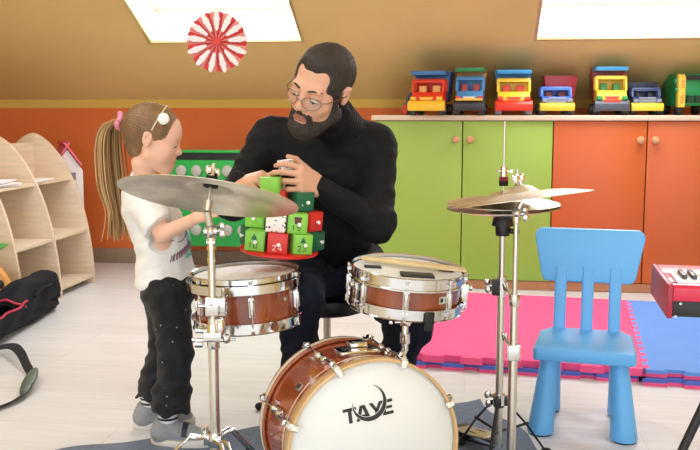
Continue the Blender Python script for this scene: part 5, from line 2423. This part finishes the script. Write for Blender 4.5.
# ------------------------------------------------------------------ the standing girl
gs = .88
pg = radians(13)
fg = Vector((.985 * cos(pg), .10, -sin(pg)))
HMg = headframe(fg, radians(0), at(183, 154, 3.03), gs)
gn0 = HMg @ V((0, -.020, -.080))
gn1 = at(148, 181, 3.07)
gShR, gElR, gWrR = at(143, 199, 2.985), at(163, 234, 2.93), at(198, 217, 2.88)
gShL, gElL, gWrL = at(152, 197, 3.185), at(176, 232, 3.20), at(200, 214, 3.06)
gche, gbel, gpel = at(150, 206, 3.08), at(163, 245, 3.08), at(168, 283, 3.08)
gHR, gKR, gAR = at(168, 292, 3.025), at(176, 354, 3.005), at(168, 425, 3.005)
gHL, gKL, gAL = at(164, 292, 3.14), at(166, 350, 3.16), at(150, 408, 3.17)
gAR.z = .065
gAL.z = .065
gTR, gTL = gAR + V((.12, -.015, -.04)), gAL + V((.115, .02, -.04))
GT = [('e', gche, (.078, .105, .10), .05), ('e', gbel, (.080, .102, .10), .06), ('e', gpel, (.088, .105, .08), .05),
      ('c', gShR + V((.004, .02, 0)), gShL + V((.004, -.02, 0)), .040, .040, .05)]
GA = [('c', gShR, gElR, .034, .027, .03), ('c', gElR, gWrR, .027, .018, .02),
      ('c', gShL, gElL, .034, .027, .03), ('c', gElL, gWrL, .027, .018, .02)]
GL_ = [('c', gHR, gKR, .066, .048, .05), ('c', gKR, gAR, .045, .030, .03),
       ('c', gHL, gKL, .066, .048, .05), ('c', gKL, gAL, .045, .030, .03)]
s = Sdf((-1.00, 2.80, 0), (-.42, 3.32, 1.24), .0038)
prims(s, GT, IDM, 1, -.004)
prims(s, GA, IDM, 1, 0)
prims(s, GL_, IDM, 1, -.006)
s.cap(gn1 + V((0, 0, -.03)), gn0, .040, .036, .03)
for an, to in ((gAR, gTR), (gAL, gTL)):
    s.cap(an + V((-.02, 0, -.03)), to, .026, .018, .02)
HEADG = [list(p) for p in HEAD]
HEADG[0] = ('e', (0, -.012, .044), (.0780, .098, .086), .02)
HEADG[1] = ('e', (0, .030, -.026), (.062, .060, .074), .03)
HEADG[2] = ('e', (0, .070, -.094), (.020, .018, .017), .03)
HEADG[3] = ('c', (.050, .000, -.055), (.014, .064, -.094), .020, .016, .03)
HEADG[4] = ('c', (-.050, .000, -.055), (-.014, .064, -.094), .020, .016, .03)
HEADG[7] = ('c', (-.036, .076, .030), (.036, .076, .030), .012, .012, .03)
HEADG[12] = ('c', (0, .086, .012), (0, .108, -.024), .007, .0095, .014)
HEADG.append(('e', (0, .050, .050), (.052, .046, .050), .03))
HEADG.append(('e', (.036, .058, -.040), (.028, .024, .026), .03))
HEADG.append(('e', (-.036, .058, -.040), (.028, .024, .026), .03))
prims(s, HEADG, HMg, gs)
prims(s, ears(), HMg, gs)
dR = (gWrR - gElR).normalized()
GHR = handframe(dR, V((.2, -.6, .7)), gWrR, False)
hand(s, GHR, 1, (.35, .5, .4), (((.7, .6, -.4), .036, .0125, .011), ((.9, .3, -.3), .03, .011, .010), ((1, 0, -.3), .022, .010, .008)), .74, .05)
dL = (gWrL - gElL).normalized()
GHL = handframe(dL, V((.2, .3, .8)), gWrL, True)
hand(s, GHL, -1, (.35, .5, .4), (((.7, .6, -.4), .036, .0125, .011), ((.9, .3, -.3), .03, .011, .010), ((1, 0, -.3), .022, .010, .008)), .74, .05)
Vv, Ff = s.mesh(2)
HMi = np.array((HMg @ Matrix.Scale(gs, 4)).inverted())
girl, _ = vf_object('person', Vv, Ff, [SKINP, LIPC], origin=(gpel.x, gpel.y, 0), matfn=lipmat)
tag(girl, 'standing small person with long ponytail, white T-shirt and black trousers at the drums', 'person')

# white T-shirt
TEE = mat('white_cotton', '#e9e8e4', .9, vary=.04, vscale=8, bump=.2, bscale=350)
s = Sdf((-1.02, 2.82, .45), (-.40, 3.36, 1.02), .0045)
prims(s, GT[:2], IDM, 1, .014)
s.ell(gpel + V((-.004, 0, .010)), (.108, .122, .085), None, .06)
prims(s, GT[3:], IDM, 1, .012)
for sh, el in ((gShR, gElR), (gShL, gElL)):
    s.cap(sh, sh.lerp(el, .88), .048, .058, .03)
    e = sh.lerp(el, .80)
    n = (el - sh).normalized()
    n = (n + V((.35, 0, 0))).normalized()
    m0 = sh
    # cut the sleeve end flat
    def cut(x, y, z, e=e, n=n, sh=sh, el=el):
        d = (x - e.x) * n.x + (y - e.y) * n.y + (z - e.z) * n.z
        t = np.sqrt((x - el.x) ** 2 + (y - el.y) ** 2 + (z - el.z) ** 2)
        return np.where(t < .085, d, -1)
    s.clip(lambda x, y, z, c=cut: c(x, y, z))
s.cap(gn1 + V((0, 0, -.06)), gn1 + V((.004, 0, .010)), .066, .054, .05)
s.clip(lambda x, y, z: ((x - gn1.x) * .30 + (z - gn1.z - .020)) + 0 * y)
hz0, hz1 = at(135, 292, 3.0).z, at(200, 281, 3.0).z
x0_, x1_ = at(135, 292, 3.05).x, at(200, 281, 3.05).x
s.clip(lambda x, y, z: (hz0 + (x - x0_) / (x1_ - x0_) * (hz1 - hz0)) - z + .004 * np.sin(60 * y) + 0 * x)
s.warp(wrinkle(.0028, 48, 3.3))
s.warp(wrinkle(.0014, 100, 1.1))
Vt, Ft = s.mesh(2)
tee, _ = vf_object('t_shirt', Vt, Ft, TEE, girl)

# print on the chest, laid onto the cloth
bvh = BVHTree.FromPolygons([tuple(p) for p in Vt], [tuple(int(i) for i in f) for f in Ft])
pn = V((.62, -.78, 0)).normalized()          # outward direction of the printed panel
pu = V((.78, .62, 0)).normalized()
po = at(194, 247, 2.98)


def on_cloth(a, bq, lift=.0012):
    q = po + pu * a + V((0, 0, bq))
    h = bvh.ray_cast(q + pn * .3, -pn, .6)
    return (h[0] + pn * lift) if h[0] is not None else None


def print_patch(name, poly, mt, lift, parent):
    bm = bmesh.new()
    vs = [bm.verts.new((x, y, 0)) for x, y in poly]
    bm.faces.new(vs)
    bmesh.ops.triangulate(bm, faces=bm.faces[:])
    bmesh.ops.subdivide_edges(bm, edges=bm.edges[:], cuts=3, use_grid_fill=True)
    bmesh.ops.triangulate(bm, faces=bm.faces[:])
    P_ = [on_cloth(v.co.x, v.co.y, lift) for v in bm.verts]
    bm.verts.index_update()
    fs = [tuple(v.index for v in f.verts) for f in bm.faces if all(P_[v.index] is not None for v in f.verts)]
    bm.free()
    m = MB()
    m.v = [p if p is not None else V((0, 0, 0)) for p in P_]
    used = sorted({i for f in fs for i in f})
    mp_ = {i: k for k, i in enumerate(used)}
    m.v = [P_[i] for i in used]
    m.f = [tuple(mp_[i] for i in f) for f in fs]
    m.mi = [0] * len(m.f)
    if m.f:
        return m.build(name, mt, parent)


def print_line(name, pts, r, mt, parent):
    P_ = [on_cloth(a, bq, .0012) for a, bq in pts]
    P_ = [p for p in P_ if p is not None]
    if len(P_) > 2:
        m = MB()
        m.tube(P_, r, 6, flat=.6)
        m.build(name, mt, parent)


TEAL = mat('print_teal', '#7fcdbf', .8)
MAUVE = mat('print_mauve', '#8d6c7c', .8)
BLK = mat('print_black', '#2b2a30', .8)
PPK = mat('print_pale_pink', '#e8cfd2', .8)


def blob(cx, cy, rx, ry, rot=0, n=20, w=.0):
    return [(cx + rx * cos(a) * cos(rot) - ry * sin(a) * sin(rot), cy + rx * cos(a) * sin(rot) + ry * sin(a) * cos(rot)) for a in [2 * pi * i / n for i in range(n)]]


S4 = .0042     # metres of cloth per pixel of width on the turned panel
print_patch('print_shape', blob(-.010, .040, .030, .016, -.3), PPK, .0008, tee)
print_line('print_outline', [(-.052, .030), (-.045, .018), (-.028, .013), (-.010, .016), (.006, .026), (.010, .044), (.006, .062)], .0018, BLK, tee)
print_line('print_outline', [(.008, .060), (.018, .046), (.018, .034), (.008, .030)], .0016, BLK, tee)
print_patch('print_shape', blob(.022, .028, .020, .012, -.9), TEAL, .001, tee)
print_patch('print_shape', blob(.034, .004, .014, .018, .2), TEAL, .001, tee)
print_patch('print_shape', blob(.028, -.034, .030, .012, .35), TEAL, .001, tee)
print_line('print_outline', [(.012, .016), (.026, .004), (.040, .000)], .0014, BLK, tee)
print_line('print_outline', [(.004, -.030), (.024, -.040), (.048, -.030)], .0014, BLK, tee)
for i in range(9):
    cx, cy = -.058 + i * .0115, -.040 + i * .0042
    print_line('print_letter', [(cx - .004, cy - .012), (cx - .001, cy + .012), (cx + .004, cy - .002), (cx + .006, cy + .012), (cx + .004, cy - .010)], .0030, MAUVE, tee)

# black trousers with small pale dots
TRS = mat('black_dotted_trousers', '#16171b', .9, bump=.3, bscale=300, sheen=.1)
ntt = TRS.node_tree
vo = ntt.nodes.new('ShaderNodeTexVoronoi')
vo.inputs['Scale'].default_value = 28
tct = ntt.nodes.new('ShaderNodeTexCoord')
ntt.links.new(tct.outputs['Object'], vo.inputs['Vector'])
lt_ = ntt.nodes.new('ShaderNodeMath')
lt_.operation = 'LESS_THAN'
lt_.inputs[1].default_value = .085
ntt.links.new(vo.outputs['Distance'], lt_.inputs[0])
mxt = ntt.nodes.new('ShaderNodeMix')
mxt.data_type = 'RGBA'
mxt.inputs['A'].default_value = lin('#16171b')
mxt.inputs['B'].default_value = lin('#9a9aa6')
ntt.links.new(lt_.outputs[0], mxt.inputs['Factor'])
ntt.links.new(mxt.outputs['Result'], bsdf(TRS).inputs['Base Color'])
s = Sdf((-.98, 2.84, .05), (-.44, 3.30, .68), .0048)
s.ell(gpel + V((0, 0, -.005)), (.096, .112, .085), None, .05)
prims(s, GL_, IDM, 1, .009)
for an, kn in ((gAR, gKR), (gAL, gKL)):
    c_ = an.lerp(kn, .16)
    s.ell(c_ + V((0, 0, .02)), (.050, .048, .055), None, .03)
    s.ell(an.lerp(kn, .45) + V((.004, 0, 0)), (.058, .056, .09), None, .05)
for an in (gAR, gAL):
    pass
s.clip(lambda x, y, z: np.broadcast_to(.116 - z, np.broadcast(x, y, z).shape))
s.warp(wrinkle(.0048, 58, .2))
s.warp(lambda x, y, z: .004 * np.sin(95 * z + 2 * np.sin(40 * x)) * (z < .24))
Vv, Ff = s.mesh(2)
vf_object('trousers', Vv, Ff, TRS, girl)

# socks and trainers
SOCKM = mat('striped_sock', '#e9e9ea', .9)
nts = SOCKM.node_tree
wvs = nts.nodes.new('ShaderNodeTexWave')
wvs.bands_direction = 'Z'
wvs.inputs['Scale'].default_value = 18
tcs = nts.nodes.new('ShaderNodeTexCoord')
nts.links.new(tcs.outputs['Object'], wvs.inputs['Vector'])
gts = nts.nodes.new('ShaderNodeMath')
gts.operation = 'GREATER_THAN'
gts.inputs[1].default_value = .62
nts.links.new(wvs.outputs['Fac'], gts.inputs[0])
mxs = nts.nodes.new('ShaderNodeMix')
mxs.data_type = 'RGBA'
mxs.inputs['A'].default_value = lin('#e4e4e6')
mxs.inputs['B'].default_value = lin('#2b2d38')
nts.links.new(gts.outputs[0], mxs.inputs['Factor'])
nts.links.new(mxs.outputs['Result'], bsdf(SOCKM).inputs['Base Color'])
SHOEG = mat('silver_grey_shoe', '#94979b', .6, vary=.15, vscale=60, bump=.3, bscale=200)
SOLE = mat('pale_sole', '#d4d2ca', .6)
NAVYP = mat('navy_patch', '#272b3d', .6)
for an, to in ((gAR, gTR), (gAL, gTL)):
    fwd = (to - an)
    fwd.z = 0
    fwd.normalize()
    FMx = frame(fwd, V((-fwd.y, fwd.x, 0)), (an.x, an.y, 0))
    s = Sdf(tuple(V((an.x - .05, an.y - .05, .045))), (an.x + .05, an.y + .05, .14), .004)
    s.cap((an.x, an.y, .05), (an.x, an.y, .14), .034, .034, .01)
    s.warp(lambda x, y, z: .0016 * np.sin(260 * z))
    Vv, Ff = s.mesh(1)
    vf_object('sock', Vv, Ff, SOCKM, girl)
    # upper, in the foot's own frame
    s = Sdf((-.08, -.06, .0), (.19, .06, .12), .0036)
    s.cap((-.022, 0, .040), (.125, .0, .030), .036, .030, .03)
    s.cap((-.020, 0, .045), (-.014, 0, .070), .038, .037, .02)
    s.cap((.01, 0, .062), (.075, 0, .040), .032, .028, .02)
    s.ell((-.002, 0, .105), (.031, .030, .036), None, .008, True)
    s.clip(lambda x, y, z: np.broadcast_to(.014 - z, np.broadcast(x, y, z).shape))
    Vv, Ff = s.mesh(2)
    sh = vf_object('shoe', Vv, Ff, SHOEG, girl, M=FMx)[0]
    bvs = BVHTree.FromPolygons([tuple(p) for p in Vv], [tuple(int(i) for i in f) for f in Ff])
    m = MB()
    m.M = FMx
    out = []
    for i in range(36):
        a = 2 * pi * i / 36
        x = .051 + .112 * cos(a)
        y = (.041 + .004 * cos(a)) * (1 if sin(a) > 0 else -1) * abs(sin(a)) ** .72
        out.append((x, y))
    n_ = len(out)
    vs = []
    for z, sc_ in ((.001, .95), (.006, 1), (.016, 1), (.024, .96)):
        vs += [(.051 + (x - .051) * sc_, y * sc_, z + (.010 * ((x - .051) / .11) ** 2 if z > .01 else 0)) for x, y in out]
    fs = [tuple(range(n_))[::-1], tuple(range(3 * n_, 4 * n_))]
    for k in range(3):
        fs += [(k * n_ + i, k * n_ + (i + 1) % n_, (k + 1) * n_ + (i + 1) % n_, (k + 1) * n_ + i) for i in range(n_)]
    m.add(vs, fs)
    m.build('sole', SOLE, sh)
    for x0 in (.030, .058):
        m = MB()
        m.M = FMx
        vs, fs = [], []
        K = 14
        for j in (0, 1):
            for i in range(K + 1):
                a = radians(-78 + 156 * i / K)
                org = V((x0 + .018 * j, 0, .032))
                dirn = V((0, sin(a), cos(a)))
                h = bvs.ray_cast(org + dirn * .12, -dirn, .2)
                p = h[0] if h[0] is not None else org + dirn * .03
                vs.append(p + dirn * .003)
        vs2 = [p - (p - V((p.x, 0, .032))).normalized() * .003 for p in vs]
        N = len(vs)
        for i in range(K):
            q = (i, i + 1, K + 1 + i + 1, K + 1 + i)
            fs += [q, tuple(N + z for z in reversed(q))]
            fs += [(i, N + i, N + i + 1, i + 1), (K + 1 + i, K + 2 + i, N + K + 2 + i, N + K + 1 + i)]
        m.add(vs + vs2, fs)
        m.build('strap', NAVYP if x0 > .05 else SHOEG, sh)

# hair drawn back into a ponytail
HG = mat('light_brown_hair', '#8c6844', .5, vary=.4, vscale=26, stretch=(1, 1, .12), bump=.5, bscale=90)
s = Sdf((-.12, -.16, -.10), (.12, .13, .17), .0030)
s.ell((0, -.016, .049), (.0855, .1065, .0925), None, .01)
s.cap((0, -.068, .0), (0, -.052, -.050), .046, .034, .03)
s.ell((0, .120, -.022), (.078, .068, .082), None, .012, True)
s.ell((.088, .012, -.048), (.045, .056, .050), None, .016, True)
s.ell((-.088, .012, -.048), (.045, .056, .050), None, .016, True)
s.ell((.0, -.03, -.125), (.08, .07, .040), None, .02, True)
s.ell((.090, -.012, .0), (.024, .024, .032), None, .008, True)
s.ell((-.090, -.012, .0), (.024, .024, .032), None, .008, True)
s.cap((0, -.105, .040), (0, -.135, .045), .030, .020, .03)


def pulled(x, y, z):
    r = np.sqrt(x * x + (z - .04) ** 2) + 1e-4
    a = np.arctan2(z - .04, x)
    return .0014 * (np.sin(46 * a + 5 * y * 20) + .7 * np.sin(97 * a + 9 * y * 12))


s.warp(pulled)
Vv, Ff = s.mesh(1)
GHM = HMg @ Matrix.Scale(gs, 4)
hair = vf_object('hair', Vv, Ff, HG, girl, M=GHM)[0]
# ponytail strands
tie = GHM @ V((0, -.140, .045))
path = [tie, at(111, 128, 3.09), at(109, 150, 3.10), at(112, 185, 3.10), at(117, 212, 3.09), at(120, 240, 3.08)]
HS = [mat('hair_strand_%d' % k, c, .5) for k, c in enumerate(('#7d5c3b', '#a67f52', '#c09a68'))]
random.seed(11)
from mathutils.geometry import interpolate_bezier


def smooth_path(pts, n=6):
    P_ = []
    for i in range(len(pts) - 1):
        a, bq = pts[i], pts[i + 1]
        t0 = (pts[i + 1] - pts[max(i - 1, 0)]) / 6
        t1 = (pts[min(i + 2, len(pts) - 1)] - pts[i]) / 6
        P_ += interpolate_bezier(a, a + t0, bq - t1, bq, n)[:-1]
    P_.append(pts[-1])
    return P_


for k in range(3):
    m = MB()
    for q in range(85):
        ox, oy = random.gauss(0, 1), random.gauss(0, 1)
        ln_ = random.uniform(.72, 1.04)
        w_ = [.006, .013, .017, .018, .014, .013 + abs(ox) * .004]
        pts = [p + V((ox * w, oy * w, random.uniform(-.004, .004))) for p, w in zip(path, w_)]
        P_ = smooth_path(pts, 5)
        P_ = P_[:max(6, int(len(P_) * min(1, ln_)))]
        N = len(P_)
        m.tube(P_, [.0026 * (1 - .75 * (i / N) ** 3) for i in range(N)], 5)
    m.build('ponytail', HS[k], hair)
m = MB()
m.tube([GHM @ V((.028 * cos(a) * 1.0, -.136 + .004 * sin(3 * a), .045 + .028 * sin(a))) for a in [2 * pi * i / 24 for i in range(25)]], .0085, 8, caps=False)
m.build('hair_tie', mat('pink_hair_tie', '#e58aa0', .8), girl)
# thin hair band with a white pompom
band = []
for i in range(25):
    a = pi * i / 24
    x, z = .0885 * cos(a), .096 * sin(a)
    band.append(GHM @ V((x, -.004 + .030 * sin(a), .040 + z * 1.04)))
m = MB()
m.tube(band, .0026, 8)
hb_ = m.build('hair_band', mat('beige_band', '#d8c3a0', .7), girl)
m = MB()
pc_ = GHM @ V((-.074 if (GHM @ V((-.07, 0, 0))).y < (GHM @ V((.07, 0, 0))).y else .074, .030, .092))
m.ell(pc_ + V((0, -.006, 0)), (.019, .012, .019))
for q in range(60):
    d = V((random.gauss(0, 1), random.gauss(0, .6) - .3, random.gauss(0, 1))).normalized()
    m.ell(pc_ + V((d.x * .016, -.006 + d.y * .011, d.z * .016)), (.004, .004, .004), None, 6, 4)
m.build('pompom', mat('white_wool', '#f3f1ea', .95), hb_)
BRG = mat('child_brow', '#8a6a4c', .8)
brows_for(girl, HMg, gs, BRG, .0028, .032)
eyes_for(girl, HMg, gs)

# ------------------------------------------------------------------ advent boxes on the red tray
TRED = mat('tray_red', '#d8281e', .3)
tc_ = at(279, 252, 2.84)
TM = Matrix.Translation(tc_) @ Matrix.Rotation(radians(5), 4, 'Y') @ Matrix.Rotation(radians(2), 4, 'X')
t = thing('round_tray', 'round red tray carrying stacked advent boxes on the lap of the bearded person', 'tray', TM)
m = MB()
m.lathe([(0, 0), (.118, 0), (.125, .004), (.125, .010), (.118, .013), (0, .013)], 48)
m.build('disc', TRED, t, world=False)
m = MB()
m.cyl((0, 0, .012), (0, 0, .235), .006, seg=12)
m.build('dowel', MAPLE, t, world=False)
BC = {'lime': '#86c94a', 'dark green': '#14633f', 'red': '#d62e25', 'white': '#efece6'}
BXM = {k: mat('box_' + k.replace(' ', '_'), c, .45, vary=.05) for k, c in BC.items()}
WPAT = BXM['white'].node_tree
vp = WPAT.nodes.new('ShaderNodeTexVoronoi')
vp.inputs['Scale'].default_value = 95
tcp = WPAT.nodes.new('ShaderNodeTexCoord')
WPAT.links.new(tcp.outputs['Object'], vp.inputs['Vector'])
lp_ = WPAT.nodes.new('ShaderNodeMath')
lp_.operation = 'LESS_THAN'
lp_.inputs[1].default_value = .33
WPAT.links.new(vp.outputs['Distance'], lp_.inputs[0])
mxp = WPAT.nodes.new('ShaderNodeMix')
mxp.data_type = 'RGBA'
mxp.inputs['A'].default_value = lin('#efece6')
mxp.inputs['B'].default_value = lin('#3a3a40')
WPAT.links.new(lp_.outputs[0], mxp.inputs['Factor'])
WPAT.links.new(mxp.outputs['Result'], bsdf(BXM['white']).inputs['Base Color'])
DIG = {'0': [[(0, 0), (1, 0), (1, 2), (0, 2), (0, 0)]], '1': [[(.2, 1.6), (.6, 2), (.6, 0)]], '2': [[(0, 1.7), (.3, 2), (.8, 2), (1, 1.5), (0, 0), (1, 0)]],
       '3': [[(0, 2), (1, 2), (.4, 1.2), (.9, 1), (1, .4), (.6, 0), (0, .1)]], '4': [[(.8, 0), (.8, 2), (0, .7), (1.1, .7)]],
       '5': [[(1, 2), (.1, 2), (0, 1.15), (.7, 1.2), (1, .7), (.7, 0), (0, .1)]], '7': [[(0, 2), (1, 2), (.35, 0)]], '8': [[(.5, 1), (.1, 1.5), (.5, 2), (.9, 1.5), (.5, 1), (0, .5), (.5, 0), (1, .5), (.5, 1)]], '6': [[(.9, 2), (.1, 1), (0, .4), (.5, 0), (1, .4), (.6, 1), (.1, .8)]]}
BS = .062


def abox(x, y, z, ang, colour, label, num=None, pic=None, knob=True, size=BS, free=None):
    M = free if free is not None else TM @ Matrix.Translation((x, y, z)) @ Matrix.Rotation(radians(ang), 4, 'Z')
    t = thing('advent_box', label, 'box', M, 'advent boxes')
    S2 = size / 2

    def pt(nm, m, mt, **k):
        return m.build(nm, mt, t, world=False, **k)
    m = MB()
    m.box((0, 0, S2), (size, size - .004, size))
    pt('case', m, BXM[colour], bevel=.0015)
    m = MB()
    m.box((0, -S2 + .0005, S2), (size - .006, .004, size - .006))
    pt('drawer_front', m, BXM[colour], bevel=.001)
    F = Matrix.Translation((0, -S2 - .0017, S2)) @ Matrix.Rotation(pi / 2, 4, 'X')
    ink = WHITEP if colour in ('red', 'dark green') else INK
    if num:
        m = MB()
        m.M = F
        hgt = .008 * size / .062
        x0 = -.018 if pic else -.014
        for i, ch in enumerate(num):
            for st in DIG[ch]:
                m.tube([((x0 + i * .017 + px * .010) * 1.0, -.020 + py * hgt, .0005) for px, py in st], .0013, 5)
        pt('number', m, ink)
    if pic:
        m = MB()
        m.M = F
        if pic == 'tree':
            m.prism([(-.012, .006), (.0, .006), (-.002, .002), (.002, .002), (0, .006), (.010, .006), (.004, .012), (.007, .012), (-.001, .024), (-.009, .012), (-.006, .012)], 0, .0006)
        else:
            m.prism([(-.009, .0), (.009, .0), (.011, .016), (-.011, .016)], 0, .0006)
            m.prism([(-.012, .016), (.012, .016), (.012, .022), (-.012, .022)], 0, .0008)
        pt('picture', m, mat('picture_brown', '#5b3526', .6) if pic != 'tree' else BXM['dark green'] if colour != 'dark green' else INK, smooth=0)
    if knob:
        m = MB()
        m.lathe([(0, 0), (.0035, 0), (.0035, .004), (.006, .006), (.006, .010), (0, .012)], 12, F @ Matrix.Translation((.004 if num else 0, .0, 0)))
        pt('knob', m, WHITEP)
    return t


z1 = .0135
G = .0632
R1 = [(-.068, -.060, -8, 'lime', 'lime green box number 10 with a tree picture in the bottom row', '10', 'tree'),
      (-.001, -.073, 2, 'red', 'red box with white number 24 in the middle of the bottom row', '24', None),
      (.068, -.050, 20, 'lime', 'lime green box number 23 in the bottom row, beside the red 24', '23', 'tree'),
      (.100, .016, 62, 'dark green', 'dark green box at the far end of the bottom row, beside lime 23', None, None),
      (-.088, .010, -60, 'dark green', 'dark green box in the bottom row behind lime number 10', None, None)]
for x, y, a, c, lb, n, p in R1:
    abox(x, y, z1, a, c, lb, n, p)
R2 = [(-.060, -.026, -14, 'lime', 'plain lime green box in the second row, beside the speckled white box', None, None),
      (-.013, -.052, 4, 'white', 'white box with small dark speckles in the second row', None, None),
      (.052, -.045, 8, 'lime', 'lime green box number 15 with a brown picture in the second row', '15', 'cup'),
      (.088, .014, 50, 'red', 'red box in the second row turned sideways above the dark green one', None, None)]
for x, y, a, c, lb, n, p in R2:
    if c == 'lime' and n is None:
        x, y = -.0755, .0
    abox(x, y, z1 + G, a, c, lb, n, p)
R3 = [(.058, .000, 30, 'dark green', 'dark green box in the third row beside the cymbal edge', '8', None),
      (-.020, -.012, -10, 'red', 'red box in the third row under the raised hands', None, None)]
for x, y, a, c, lb, n, p in R3:
    abox(x, y, z1 + 2 * G, a, c, lb, n, p)
gp = at(271, 186, 2.80)
abox(0, 0, 0, 0, 'lime', 'plain lime green box between both hands of the bearded person', knob=False, size=.060,
     free=Matrix.Translation(gp + V((0, 0, -.032))) @ Matrix.Rotation(radians(-6), 4, 'Z'))
wp = at(287, 167, 2.85)
abox(0, 0, 0, 0, 'white', 'pale speckled small box gripped by the fingers of one hand', knob=False, size=.046,
     free=Matrix.Translation(wp + V((0, 0, -.023))) @ Matrix.Rotation(radians(12), 4, 'Z') @ Matrix.Rotation(radians(-8), 4, 'Y'))
